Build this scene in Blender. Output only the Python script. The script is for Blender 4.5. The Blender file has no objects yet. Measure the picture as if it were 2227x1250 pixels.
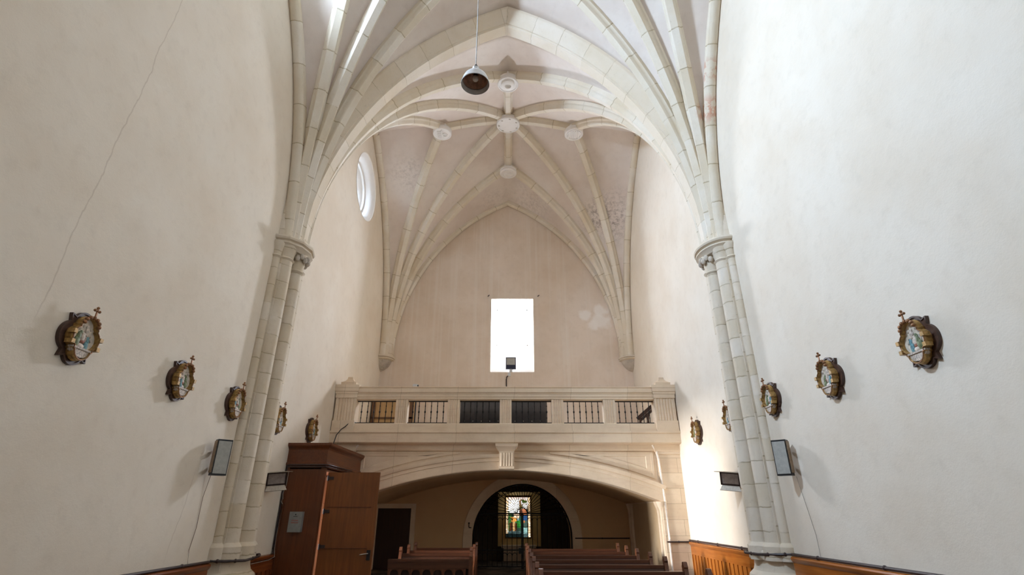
import bpy, bmesh, math, random
from mathutils import Vector, Matrix
from mathutils.geometry import tessellate_polygon
random.seed(7)
R = math.radians
PI = math.pi
scn = bpy.context.scene
COL = scn.collection

# ------------------------------------------------------------------ helpers
def lin(r, g, b):
    def f(c):
        c /= 255.0
        return c / 12.92 if c <= .04045 else ((c + .055) / 1.055) ** 2.4
    return (f(r), f(g), f(b), 1.0)

class MB:
    def __init__(s):
        s.v = []; s.f = []; s.uv = {}
    def add(s, vs, fs):
        o = len(s.v); s.v += [tuple(p) for p in vs]
        s.f += [tuple(i + o for i in f) for f in fs]
        return o
    def box(s, x0, x1, y0, y1, z0, z1):
        vs = [(x, y, z) for x in (x0, x1) for y in (y0, y1) for z in (z0, z1)]
        s.add(vs, [(0, 1, 3, 2), (4, 6, 7, 5), (0, 4, 5, 1), (2, 3, 7, 6), (0, 2, 6, 4), (1, 5, 7, 3)])
        return s
    def obox(s, c, ax, ay, az):
        c = Vector(c); ax = Vector(ax); ay = Vector(ay); az = Vector(az)
        vs = [c + ax * i + ay * j + az * k for i in (-1, 1) for j in (-1, 1) for k in (-1, 1)]
        s.add(vs, [(0, 1, 3, 2), (4, 6, 7, 5), (0, 4, 5, 1), (2, 3, 7, 6), (0, 2, 6, 4), (1, 5, 7, 3)])
        return s
    def loft(s, rings, closed=True, caps=True, uvs=None):
        n = len(rings[0]); o = len(s.v)
        for r in rings: s.v += [tuple(p) for p in r]
        m = n if closed else n - 1
        for i in range(len(rings) - 1):
            for j in range(m):
                a = o + i * n + j; b = o + i * n + (j + 1) % n
                s.f.append((a, b, b + n, a + n))
                if uvs:
                    s.uv[len(s.f) - 1] = ((uvs[i], j / n), (uvs[i], (j + 1) / n), (uvs[i + 1], (j + 1) / n), (uvs[i + 1], j / n))
        if caps and closed:
            s.f.append(tuple(o + j for j in range(n))[::-1])
            s.f.append(tuple(o + (len(rings) - 1) * n + j for j in range(n)))
            if uvs:
                for q, u in ((len(s.f) - 2, uvs[0]), (len(s.f) - 1, uvs[-1])):
                    s.uv[q] = tuple((u, .3) for _ in range(n))
        return s
    def prism(s, poly, fn, d0, d1):
        """poly: 2D loop, fn(a, b, d) -> 3D"""
        return s.loft([[fn(a, b, d0) for a, b in poly], [fn(a, b, d1) for a, b in poly]])
    def lathe(s, prof, c=(0, 0, 0), seg=20, a0=0, a1=2 * PI, ax='z', sx=1, sy=1, caps=True):
        full = abs(a1 - a0 - 2 * PI) < 1e-6
        n = seg if full else seg + 1
        rings = []
        for r, h in prof:
            ring = []
            for k in range(n):
                t = a0 + (a1 - a0) * k / seg
                p = (r * math.cos(t) * sx, r * math.sin(t) * sy, h)
                if ax == 'y': p = (p[0], h, p[1])
                if ax == 'x': p = (h, p[0], p[1])
                ring.append((c[0] + p[0], c[1] + p[1], c[2] + p[2]))
            rings.append(ring)
        return s.loft(rings, closed=full, caps=full and caps)
    def tube(s, pts, r, seg=8, r1=None):
        pts = [Vector(p) for p in pts]; rings = []
        up = Vector((0, 0, 1))
        for i, p in enumerate(pts):
            t = (pts[min(i + 1, len(pts) - 1)] - pts[max(i - 1, 0)]).normalized()
            a = t.cross(up)
            if a.length < 1e-3: a = t.cross(Vector((0, 1, 0)))
            a.normalize(); b = t.cross(a)
            rr = r if r1 is None else r + (r1 - r) * i / max(1, len(pts) - 1)
            rings.append([p + (a * math.cos(2 * PI * k / seg) + b * math.sin(2 * PI * k / seg)) * rr for k in range(seg)])
        return s.loft(rings)
    def sphere(s, c, r, seg=12, rings=8, sc=(1, 1, 1)):
        rr = []
        for i in range(rings + 1):
            t = PI * i / rings
            q = max(math.sin(t), .02)
            rr.append([(c[0] + r * sc[0] * q * math.cos(2 * PI * k / seg), c[1] + r * sc[1] * q * math.sin(2 * PI * k / seg),
                        c[2] - r * sc[2] * math.cos(t)) for k in range(seg)])
        return s.loft(rr)
    def holed(s, outer, holes, fn, d0, d1, sides=True):
        loops = [outer] + holes
        pl = [[Vector((a, b, 0)) for a, b in l] for l in loops]
        tris = tessellate_polygon(pl)
        flat = [p for l in loops for p in l]; n = len(flat)
        o = s.add([fn(a, b, d0) for a, b in flat] + [fn(a, b, d1) for a, b in flat], [])
        for t in tris:
            s.f.append(tuple(o + i for i in t)); s.f.append(tuple(o + n + i for i in t[::-1]))
        if sides:
            k = 0
            for l in loops:
                for j in range(len(l)):
                    a = o + k + j; b = o + k + (j + 1) % len(l)
                    s.f.append((a, b, b + n, a + n))
                k += len(l)
        return s
    def build(s, name, mat, parent=None, smooth=True, ang=32, loc=None, weld=False):
        me = bpy.data.meshes.new(name); me.from_pydata(s.v, [], s.f)
        if s.uv:
            l = me.uv_layers.new(name='UVMap')
            for p in me.polygons:
                u = s.uv.get(p.index)
                if u:
                    for q, li in enumerate(p.loop_indices):
                        l.data[li].uv = u[q]
        bm = bmesh.new(); bm.from_mesh(me)
        if weld: bmesh.ops.remove_doubles(bm, verts=bm.verts, dist=1e-4)
        bmesh.ops.recalc_face_normals(bm, faces=bm.faces); bm.to_mesh(me); bm.free()
        if smooth:
            me.shade_smooth(); me.set_sharp_from_angle(angle=R(ang))
        o = bpy.data.objects.new(name, me); COL.objects.link(o)
        if mat: me.materials.append(mat)
        if parent is not None:
            o.parent = parent
            root = parent
            off = Vector((0, 0, 0))
            while root is not None:
                off += root.location; root = root.parent
            o.location = -off
        elif loc is not None:
            o.location = loc
        return o

def tag(o, label=None, cat=None, group=None, kind=None):
    if label: o['label'] = label
    if cat: o['category'] = cat
    if group: o['group'] = group
    if kind: o['kind'] = kind
    return o
def thing(name, label, cat, loc=(0, 0, 0), group=None, kind=None):
    o = bpy.data.objects.new(name, None); o.empty_display_size = .2
    COL.objects.link(o); o.location = loc
    return tag(o, label, cat, group, kind)
def copy_tree(o, parent=None):
    c = o.copy(); COL.objects.link(c)
    if parent is not None: c.parent = parent
    for ch in list(o.children): copy_tree(ch, c)
    return c
def struct(o, label=None):
    return tag(o, label, None, None, 'structure')

# ------------------------------------------------------------------ materials
def nodes(name):
    m = bpy.data.materials.new(name); m.use_nodes = True
    nt = m.node_tree; b = nt.nodes['Principled BSDF']
    return m, nt, b
def N(nt, t, **kw):
    n = nt.nodes.new(t)
    for k, v in kw.items():
        if k in n.inputs.keys() if hasattr(n.inputs, 'keys') else False: n.inputs[k].default_value = v
        else: setattr(n, k, v)
    return n
def L(nt, a, b): nt.links.new(a, b)
def mixc(nt, fac, a, b, mode='MIX'):
    n = nt.nodes.new('ShaderNodeMix'); n.data_type = 'RGBA'; n.blend_type = mode
    for i, v in ((0, fac), (6, a), (7, b)):
        if hasattr(v, 'default_value'): nt.links.new(v, n.inputs[i])
        else: n.inputs[i].default_value = v
    return n.outputs[2]
def ramp(nt, x, a, b, c0=0., c1=1.):
    n = nt.nodes.new('ShaderNodeMapRange'); n.clamp = True
    nt.links.new(x, n.inputs[0])
    for i, v in enumerate((a, b, c0, c1)): n.inputs[1 + i].default_value = v
    return n.outputs[0]
def noise(nt, vec, scale, detail=5, rough=.6):
    n = nt.nodes.new('ShaderNodeTexNoise')
    n.inputs['Scale'].default_value = scale; n.inputs['Detail'].default_value = detail; n.inputs['Roughness'].default_value = rough
    if vec is not None: nt.links.new(vec, n.inputs['Vector'])
    return n.outputs['Fac']
def mapv(nt, vec, scale=(1, 1, 1), loc=(0, 0, 0)):
    n = nt.nodes.new('ShaderNodeMapping'); nt.links.new(vec, n.inputs[0])
    n.inputs['Scale'].default_value = scale; n.inputs['Location'].default_value = loc
    return n.outputs[0]
def math_(nt, op, a, b=None, c=None):
    n = nt.nodes.new('ShaderNodeMath'); n.operation = op
    for i, v in enumerate((a, b, c)):
        if v is None: continue
        if hasattr(v, 'default_value'): nt.links.new(v, n.inputs[i])
        else: n.inputs[i].default_value = v
    return n.outputs[0]
def pos(nt): return nt.nodes.new('ShaderNodeNewGeometry').outputs['Position']
def objc(nt): return nt.nodes.new('ShaderNodeTexCoord').outputs['Object']
def sep(nt, v):
    n = nt.nodes.new('ShaderNodeSeparateXYZ'); nt.links.new(v, n.inputs[0]); return n.outputs
def bump(nt, b, h, strength=.2, dist=.02):
    n = nt.nodes.new('ShaderNodeBump'); n.inputs['Strength'].default_value = strength; n.inputs['Distance'].default_value = dist
    nt.links.new(h, n.inputs['Height']); nt.links.new(n.outputs[0], b.inputs['Normal'])
def dist_to(nt, p, c):
    n = nt.nodes.new('ShaderNodeVectorMath'); n.operation = 'DISTANCE'
    nt.links.new(p, n.inputs[0]); n.inputs[1].default_value = c
    return n.outputs['Value']

def plaster(name, base, dark, crack=None, patches=(), streak=0., mould=None, patchcol=(238, 232, 226), low=None):
    m, nt, b = nodes(name); p = pos(nt)
    n1 = noise(nt, p, .55, 4); n2 = noise(nt, p, 5.5, 6, .65); n3 = noise(nt, p, 60, 3)
    c = mixc(nt, ramp(nt, n1, .38, .66), lin(*base), lin(*dark))
    c = mixc(nt, math_(nt, 'MULTIPLY', ramp(nt, n2, .52, .78), .35), c, lin(*[int(x * .93) for x in dark]))
    if streak:
        s = noise(nt, mapv(nt, p, (7, 7, .12)), 1., 4, .6)
        c = mixc(nt, math_(nt, 'MULTIPLY', ramp(nt, s, .5, .72), streak), c, lin(228, 220, 210))
    if low: c = mixc(nt, ramp(nt, sep(nt, p)[2], low[0], low[0] + .02, 1, 0), c, lin(*low[1]))
    for (cx, cy, cz, r, k) in patches:
        d = dist_to(nt, p, (cx, cy, cz))
        q = math_(nt, 'ADD', d, math_(nt, 'MULTIPLY', math_(nt, 'SUBTRACT', noise(nt, p, 3.2, 5), .5), r * 1.6))
        c = mixc(nt, ramp(nt, q, r * .55, r, k, 0), c, lin(*patchcol))
    if mould:
        for (cx, cy, cz, r, mk) in mould:
            d = dist_to(nt, p, (cx, cy, cz))
            q = math_(nt, 'MULTIPLY', ramp(nt, d, 0, r, 1, 0), ramp(nt, noise(nt, p, 9, 6, .75), .45, .62))
            c = mixc(nt, math_(nt, 'MULTIPLY', q, mk), c, lin(118, 100, 90))
    if crack:
        x, y, z = sep(nt, p)
        w = math_(nt, 'MULTIPLY', math_(nt, 'SUBTRACT', noise(nt, p, 1.5, 4), .5), .16)
        for (y0, dy, z0, z1) in crack:
            t = math_(nt, 'SUBTRACT', math_(nt, 'ADD', y, w), math_(nt, 'ADD', math_(nt, 'MULTIPLY', z, dy), y0))
            t = math_(nt, 'ABSOLUTE', t)
            a = ramp(nt, t, .002, .012, 1, 0)
            a = math_(nt, 'MULTIPLY', a, ramp(nt, z, z0, z0 + .4)); a = math_(nt, 'MULTIPLY', a, ramp(nt, z, z1 - .4, z1, 1, 0))
            c = mixc(nt, math_(nt, 'MULTIPLY', a, .3), c, lin(150, 126, 104))
    L(nt, c, b.inputs['Base Color']); b.inputs['Roughness'].default_value = .88
    b.inputs['Specular IOR Level'].default_value = .2
    h = math_(nt, 'ADD', math_(nt, 'MULTIPLY', n2, .7), math_(nt, 'MULTIPLY', n3, .15))
    bump(nt, b, h, .22, .03)
    return m

def stone(name, base, stain, joint=(168, 152, 118), mode='z', pitch=.36, jw=.035, off=0., red=None, amt=.55, jamt=.75):
    m, nt, b = nodes(name); p = pos(nt)
    n1 = noise(nt, p, 1.3, 5, .62); n2 = noise(nt, p, 14, 6, .7); n3 = noise(nt, p, 90, 3)
    c = mixc(nt, math_(nt, 'MULTIPLY', ramp(nt, n1, .42, .7), amt), lin(*base), lin(*stain))
    if mode == 'z': t = sep(nt, p)[2]
    elif mode == 'uv':
        u = nt.nodes.new('ShaderNodeUVMap'); u.uv_map = 'UVMap'; t = sep(nt, u.outputs[0])[0]
    else: t = None
    j = None
    if t is not None:
        oi = nt.nodes.new('ShaderNodeObjectInfo')
        t = math_(nt, 'ADD', t, math_(nt, 'MULTIPLY', math_(nt, 'SUBTRACT', noise(nt, p, 7, 3), .5), .05))
        t = math_(nt, 'ADD', math_(nt, 'DIVIDE', t, pitch), math_(nt, 'MULTIPLY', oi.outputs['Random'], .55))
        fr = math_(nt, 'FRACT', t)
        j = math_(nt, 'MULTIPLY', ramp(nt, fr, 0., jw, 1, 0), ramp(nt, noise(nt, p, 2.6, 4), .32, .5))
        cell = math_(nt, 'FLOOR', t)
        wn = nt.nodes.new('ShaderNodeTexWhiteNoise'); wn.noise_dimensions = '2D'
        cb = nt.nodes.new('ShaderNodeCombineXYZ'); L(nt, cell, cb.inputs[0]); L(nt, oi.outputs['Random'], cb.inputs[1])
        L(nt, cb.outputs[0], wn.inputs['Vector'])
        c = mixc(nt, math_(nt, 'MULTIPLY', wn.outputs['Value'], .5), c, lin(*stain))
        c = mixc(nt, math_(nt, 'MULTIPLY', j, jamt), c, lin(*joint))
    c = mixc(nt, math_(nt, 'MULTIPLY', ramp(nt, n2, .58, .78), .3), c, lin(*[int(x * .8) for x in stain]))
    if red:
        for (cx, cy, cz, r) in red:
            q = math_(nt, 'MULTIPLY', ramp(nt, dist_to(nt, p, (cx, cy, cz)), r * .5, r, 1, 0), ramp(nt, noise(nt, p, 8, 5), .45, .55))
            c = mixc(nt, math_(nt, 'MULTIPLY', q, .7), c, lin(196, 132, 104))
    L(nt, c, b.inputs['Base Color']); b.inputs['Roughness'].default_value = .85; b.inputs['Specular IOR Level'].default_value = .2
    h = math_(nt, 'ADD', math_(nt, 'MULTIPLY', n2, .5), math_(nt, 'MULTIPLY', n3, .25))
    if j is not None: h = math_(nt, 'SUBTRACT', h, j)
    bump(nt, b, h, .35, .02)
    return m

def ashlar(name, base, alt, mortar, bw=.95, bh=.36):
    m, nt, b = nodes(name); p = pos(nt)
    x, y, z = sep(nt, p)
    cb = nt.nodes.new('ShaderNodeCombineXYZ'); L(nt, math_(nt, 'ADD', x, math_(nt, 'MULTIPLY', y, .37)), cb.inputs[0]); L(nt, z, cb.inputs[1])
    br = nt.nodes.new('ShaderNodeTexBrick'); L(nt, cb.outputs[0], br.inputs['Vector'])
    br.inputs['Scale'].default_value = 1; br.inputs['Brick Width'].default_value = bw; br.inputs['Row Height'].default_value = bh
    br.inputs['Mortar Size'].default_value = .004; br.inputs['Mortar Smooth'].default_value = .3
    br.inputs['Color1'].default_value = lin(*base); br.inputs['Color2'].default_value = lin(*alt); br.inputs['Mortar'].default_value = lin(*mortar)
    n1 = noise(nt, p, 1.7, 5); n2 = noise(nt, p, 26, 6, .7); n4 = noise(nt, mapv(nt, p, (1.2, 1.2, 14)), 1., 4)
    c = mixc(nt, math_(nt, 'MULTIPLY', ramp(nt, n1, .45, .72), .4), br.outputs['Color'], lin(196, 176, 148))
    c = mixc(nt, math_(nt, 'MULTIPLY', ramp(nt, n4, .52, .7), .22), c, lin(200, 166, 148))
    c = mixc(nt, math_(nt, 'MULTIPLY', ramp(nt, n2, .56, .76), .28), c, lin(176, 158, 132))
    L(nt, c, b.inputs['Base Color']); b.inputs['Roughness'].default_value = .8; b.inputs['Specular IOR Level'].default_value = .25
    h = math_(nt, 'SUBTRACT', math_(nt, 'MULTIPLY', n2, .5), br.outputs['Fac'])
    bump(nt, b, h, .25, .012)
    return m

def wood(name, a, c2, axis='x', rough=.38, k=1.):
    m, nt, b = nodes(name); p = objc(nt)
    sc = {'x': (.8, 14, 14), 'y': (14, .8, 14), 'z': (14, 14, .8)}[axis]
    n1 = noise(nt, mapv(nt, p, tuple(q * k for q in sc)), 1.6, 6, .62); n2 = noise(nt, p, 1.6, 3)
    c = mixc(nt, ramp(nt, n1, .32, .7), lin(*a), lin(*c2))
    c = mixc(nt, math_(nt, 'MULTIPLY', ramp(nt, n2, .4, .7), .4), c, lin(*[int(x * .72) for x in a]))
    L(nt, c, b.inputs['Base Color']); b.inputs['Roughness'].default_value = rough
    bump(nt, b, n1, .1, .004)
    return m

def plain(name, c, rough=.5, metal=0., var=.12, sc=18):
    m, nt, b = nodes(name); p = objc(nt)
    n1 = noise(nt, p, sc, 5)
    d = tuple(int(x * (1 - var * 2)) for x in c)
    L(nt, mixc(nt, ramp(nt, n1, .35, .7), lin(*c), lin(*d)), b.inputs['Base Color'])
    b.inputs['Roughness'].default_value = rough; b.inputs['Metallic'].default_value = metal
    return m

def emit(name, c, s):
    m = bpy.data.materials.new(name); m.use_nodes = True; nt = m.node_tree; nt.nodes.clear()
    o = nt.nodes.new('ShaderNodeOutputMaterial'); e = nt.nodes.new('ShaderNodeEmission')
    e.inputs[0].default_value = c; e.inputs[1].default_value = s; L(nt, e.outputs[0], o.inputs[0])
    return m
def glass(name):
    m = bpy.data.materials.new(name); m.use_nodes = True; nt = m.node_tree; nt.nodes.clear()
    o = nt.nodes.new('ShaderNodeOutputMaterial'); t = nt.nodes.new('ShaderNodeBsdfTransparent'); g = nt.nodes.new('ShaderNodeBsdfGlossy')
    x = nt.nodes.new('ShaderNodeMixShader'); x.inputs[0].default_value = .05; g.inputs['Roughness'].default_value = .08
    L(nt, t.outputs[0], x.inputs[1]); L(nt, g.outputs[0], x.inputs[2]); L(nt, x.outputs[0], o.inputs[0])
    return m

M = {}
WB = (228, 218, 203); WD = (220, 207, 189)
M['wall'] = plaster('plaster_cream', WB, WD)
M['wall_l'] = plaster('plaster_cream_cracked', WB, WD, crack=[(4.47, .066, 3.2, 8.6), (7.55, .21, .9, 2.3)])
M['wall_b'] = plaster('plaster_back', (224, 210, 196), (213, 196, 178), streak=.5, low=(3.2, (206, 174, 132)),
                      patches=[(2.95, 17.9, 8.33, .26, .8), (3.5, 17.9, 8.5, .3, .8), (3.45, 17.9, 8.1, .42, .8), (3.2, 17.9, 7.95, .25, .7)])
M['web'] = plaster('vault_limewash', (226, 216, 207), (214, 200, 189),
                   mould=[(3.9, 16.1, 11.5, 1.25, .7), (3.4, 16.4, 11.6, .9, .6), (-3.4, 14.9, 12.4, .9, .4), (1.0, 17.3, 12.9, 1.3, .3), (-.5, 17.2, 12.9, .8, .25)])
M['web_f'] = plaster('vault_limewash_front', (226, 216, 207), (214, 200, 189))
M['sill_dim'] = stone('darkened_sill', (176, 170, 164), (150, 143, 136), mode=None)  # pale sill coloured darker, standing in for weaker light from the window
M['ochre'] = plaster('plaster_ochre_splay', (232, 206, 146), (214, 184, 124))
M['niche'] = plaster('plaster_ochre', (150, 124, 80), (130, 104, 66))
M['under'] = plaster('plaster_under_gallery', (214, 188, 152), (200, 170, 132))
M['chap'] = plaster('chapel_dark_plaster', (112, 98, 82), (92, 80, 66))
M['shaft'] = stone('limestone_courses', (224, 214, 200), (196, 178, 146), joint=(160, 142, 102), jw=.055)
M['rib'] = stone('limestone_voussoirs', (228, 220, 207), (208, 192, 164), mode='uv', pitch=.85, jw=.034, jamt=.9, joint=(158, 138, 98),
                 red=[(4.45, 8.23, 10.3, .35), (4.45, 8.55, 9.5, .4)])
M['arch'] = stone('limestone_arch', (230, 219, 204), (214, 198, 172), mode='uv', pitch=.75, jw=.02)
M['white'] = stone('limewashed_stone', (238, 234, 230), (226, 220, 212), mode=None, amt=.4)
M['corbel'] = stone('grey_carved_stone', (206, 196, 182), (150, 140, 130), mode=None, amt=.8)
M['ash'] = ashlar('beige_ashlar', (230, 212, 188), (220, 199, 173), (160, 140, 112))
M['ash2'] = ashlar('beige_dressed_stone', (230, 213, 190), (224, 204, 178), (176, 158, 132), 1.5, 5.)
M['floor'] = ashlar('stone_floor', (120, 104, 90), (106, 92, 80), (70, 60, 52), .6, .6)
M['porch'] = wood('red_brown_wood', (112, 60, 28), (88, 44, 18), 'z', .42)
M['porchx'] = wood('red_brown_wood_cornice', (112, 60, 28), (88, 44, 18), 'y', .42)
M['leaf'] = wood('door_leaf_wood', (138, 82, 36), (112, 60, 24), 'z', .4)
M['honey'] = wood('honey_oak', (182, 112, 44), (152, 84, 28), 'z', .3)
M['honeyy'] = wood('honey_oak_rail', (178, 106, 42), (146, 78, 26), 'y', .25)
M['oakl'] = wood('dark_oak_rail', (138, 74, 34), (108, 52, 22), 'y', .25)
M['oaklz'] = wood('dark_oak_panel', (132, 70, 32), (104, 50, 22), 'z', .32)
M['pew'] = wood('pew_wood', (98, 58, 38), (72, 41, 26), 'x', .32)
M['pewz'] = wood('pew_end_wood', (112, 66, 40), (82, 46, 27), 'z', .34)
M['darkdoor'] = wood('dark_door_wood', (62, 36, 24), (48, 27, 18), 'z', .6)
M['black'] = plain('wrought_iron', (34, 32, 34), .55, .6)
M['blackp'] = plain('black_plastic', (28, 28, 32), .4)
M['navy'] = plain('dark_blue_metal', (38, 42, 66), .4, .2)
M['cab'] = plain('dark_cabinet', (40, 36, 40), .35)
M['board'] = wood('medallion_board', (82, 56, 44), (64, 42, 34), 'x', .45)
M['gold'] = plain('gilded_plaster', (190, 150, 86), .38, .3, .18, 30)
M['goldd'] = plain('rubbed_gilt', (168, 118, 78), .45, .3, .2, 40)
M['relief'] = plain('painted_relief_ground', (226, 214, 196), .6, 0, .1)
M['cart'] = plain('carved_cartouche', (220, 204, 188), .6, 0, .22, 60)
M['fig_green'] = plain('green_robe', (126, 138, 96), .6, 0, .2, 40)
M['fig_blue'] = plain('blue_robe', (116, 164, 172), .6, 0, .2, 40)
M['fig_red'] = plain('red_robe', (176, 110, 84), .6, 0, .2, 40)
M['fig_white'] = plain('white_figure', (226, 210, 194), .6, 0, .14, 40)
M['grille'] = plain('speaker_grille', (176, 176, 170), .5, .1, .05)
M['bracket'] = plain('tan_speaker_side', (150, 124, 96), .5)
M['lampw'] = plain('white_enamel', (236, 236, 236), .25, 0, .02)
M['lampi'] = plain('polished_reflector', (206, 200, 196), .35, .25, .08)
M['copper'] = plain('copper_reflector', (196, 150, 124), .3, .3, .15)
M['bulb'] = plain('bulb_glass', (226, 216, 206), .08, .1, .02)
M['glass'] = glass('window_glass')
M['grey'] = plain('grey_painted_metal', (150, 152, 150), .4, .2, .04)
M['red'] = plain('red_paint', (190, 44, 40), .5)
M['steel'] = plain('steel', (200, 200, 200), .25, .9, .04)
M['halo'] = plain('lamp_glass', (170, 160, 156), .25, 0, .08)
M['alu'] = plain('aluminium_flap', (190, 178, 162), .4, .5, .08)
M['pvc'] = plain('dark_conduit', (62, 46, 44), .45)
M['wire'] = plain('grey_wire', (164, 154, 144), .5)
M['whitep'] = plain('white_plastic', (214, 216, 218), .4, 0, .04)
M['tan'] = wood('tan_panel', (190, 156, 108), (174, 140, 94), 'z', .5)
M['tanf'] = wood('brown_frame', (116, 78, 46), (90, 58, 34), 'z', .5)
M['lead'] = plain('lead_came', (18, 18, 20), .6)
M['pipe'] = plain('white_moulding_stone', (240, 232, 222), .7, 0, .05)

# ------------------------------------------------------------------ key dimensions
W = 4.5; YT = 9.45; YG = 13.8; YB = 17.9; ZS = 6.65; CXV = .04; YV = 13.68
YF = 2 * YT - YV      # centre of the front bay
Y0 = YF - (YT - YF)   # start of the front bay
ZTOP = 14.9

# ------------------------------------------------------------------ setting
def circ(c, r, n=48): return [(c[0] + r * math.cos(2 * PI * k / n), c[1] + r * math.sin(2 * PI * k / n)) for k in range(n)]
RW = [(13.8, 11.17), (YF, 11.17), (-3.4, 11.17)]
mb = MB()
outer = [(-8, -.1), (11.45, -.1), (11.45, 2.5), (12.9, 2.5), (12.9, -.1), (19, -.1), (19, ZTOP), (-8, ZTOP)]
mb.holed(outer, [circ(c, 1.08) for c in RW], lambda a, b, d: (-W - d, a, b), 0, 1.0)
struct(mb.build('wall_left', M['wall_l'], smooth=False), 'cream plastered left nave wall')
mb = MB(); mb.box(W, W + 1, -8, 19, -.1, ZTOP)
struct(mb.build('wall_right', M['wall'], smooth=False), 'cream plastered right nave wall')
AX, AR, AZ = .52, 1.60, .88
arcp = [(AX + AR * math.cos(t), AZ + AR * math.sin(t)) for t in [PI * k / 28 for k in range(29)]]
outer = [(-W, -.1)] + [(AX - AR, -.1)] + arcp[::-1] + [(AX + AR, -.1), (W, -.1), (W, ZTOP), (-W, ZTOP)]
mb = MB(); mb.holed(outer, [[(-.58, 6.17), (.98, 6.17), (.98, 8.98), (-.58, 8.98)]], lambda a, b, d: (a, YB + d, b), 0, 1.0)
struct(mb.build('wall_back', M['wall_b'], smooth=False), 'tan plastered end wall behind the gallery')
mb = MB(); mb.box(-W, W, -8.6, -8, -.1, ZTOP)
struct(mb.build('wall_front', M['wall'], smooth=False))
mb = MB(); mb.box(-W - .3, W, -8, 22.5, -.15, 0)
struct(mb.build('floor', M['floor'], smooth=False), 'dark stone floor')
mb = MB(); mb.box(-W - 1, W + 1, -8.6, 19, ZTOP, ZTOP + .25)  # unseen slab over the vaults, added to keep sky light from leaking in
struct(mb.build('ceiling', M['web_f'], smooth=False))

# ------------------------------------------------------------------ ribs and vaults
class Arc:
    def __init__(s, p0, p1, H, z0=ZS, n=26):
        s.p0 = Vector(p0); s.d = Vector((p1[0] - p0[0], p1[1] - p0[1])); D = s.d.length; s.d.normalize()
        s.R = (D * D + H * H) / (2 * D); s.ph = math.acos((s.R - D) / s.R); s.z0 = z0; s.n = n
    def frame(s, t):
        f = s.ph * t; d = s.d; h = s.R * (1 - math.cos(f))
        P = Vector((s.p0[0] + d[0] * h, s.p0[1] + d[1] * h, s.z0 + s.R * math.sin(f)))
        Nn = Vector((d[0] * math.cos(f), d[1] * math.cos(f), -math.sin(f)))
        Ll = Vector((d[1], -d[0], 0))
        return P, Ll, Nn, s.R * f
    def off(s, t, o):
        P, Ll, Nn, u = s.frame(t); k = t ** 3
        return P - Nn * (o * (1 - k)) + Vector((0, 0, o * k))

RIBP = [(-.15, -.42), (-.15, -.17), (-.14, -.135), (-.115, -.12), (-.095, -.075), (-.085, -.015), (-.072, 0),
        (.072, 0), (.085, -.015), (.095, -.075), (.115, -.12), (.14, -.135), (.15, -.17), (.15, -.42)]
WALLP = [(-.14, -.3), (-.14, -.05), (-.11, -.02), (-.07, 0), (.02, 0), (.06, -.03), (.09, -.08), (.09, -.3)]
def sweep_arc(arc, prof, name, mat, parent, t1=1.0, mirror=False, miter=False):
    rings = []; us = []
    for i in range(arc.n + 1):
        P, Ll, Nn, u = arc.frame(t1 * i / arc.n)
        rings.append([P + Ll * (-a if mirror else a) + Nn * b for a, b in prof]); us.append(u)
    if miter:
        rings.append([Vector((0, (P + Ll * (-a if mirror else a))[1], P[2] - b * 1.02)) for a, b in prof]); us.append(us[-1] + .05)
    return MB().loft(rings, uvs=us).build(name, mat, parent, ang=40)
def sweep_line(A, B, prof, name, mat, parent, sag=.06, n=10):
    A = Vector(A); B = Vector(B); d = (B - A); dh = Vector((d[0], d[1], 0)).normalized(); Ll = Vector((dh[1], -dh[0], 0))
    rings = []; us = []
    for i in range(n + 1):
        t = i / n; P = A + d * t + Vector((0, 0, sag * 4 * t * (1 - t)))
        T = (d + Vector((0, 0, sag * 4 * (1 - 2 * t)))).normalized(); Nn = Vector((0, 0, -1)); Nn = (Nn - T * Nn.dot(T)).normalized()
        rings.append([P + Ll * a + Nn * b for a, b in prof]); us.append(d.length * t)
    return MB().loft(rings, uvs=us).build(name, mat, parent, ang=40)

CZR = 13.74; SZR = 13.36        # rib soffit heights at the bosses
TD = 4.17; TH_ = 13.0 - ZS
OFF = .22

def quadrant(cx, yc, sx, sy, end):
    """arcs of one quarter of a bay: sx = -1/1 side, sy = +1 -> springing on the far side (y > yc).
       end: 'pil' springs from a pilaster, 'wall' from a corner corbel of the end wall"""
    if end == 'pil':
        yp = YT
        q = lambda dx, dy: (sx * dx, yp - sy * dy)
        pts = dict(N=q(4.19, .17), D=q(4.24, .30), W=q(4.31, .40), L=q(4.43, .49))
        edge = Arc((sx * TD, yp), (0, yp), TH_)
        ey = yp - sy * .40
    else:
        yp = YB
        q = lambda dx, dy: (sx * dx, yp - sy * dy)
        pts = dict(N=q(4.12, .20), D=q(4.17, .31), W=q(4.27, .40), L=q(4.42, .46))
        edge = Arc((sx * 4.08, yp - sy * .06), (0, yp - sy * .06), 13.08 - ZS)
        ey = yp
    bN = (CXV, yc + sy * 2.18); bW = (CXV + sx * 2.21, yc); bC = (CXV, yc)
    arcs = dict(E=edge, N=Arc(pts['N'], bN, SZR - ZS), D=Arc(pts['D'], bC, CZR - ZS), W=Arc(pts['W'], bW, SZR - ZS),
                L=Arc(pts['L'], (sx * 4.44, yc), 13.15 - ZS))
    return arcs, ey

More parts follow.
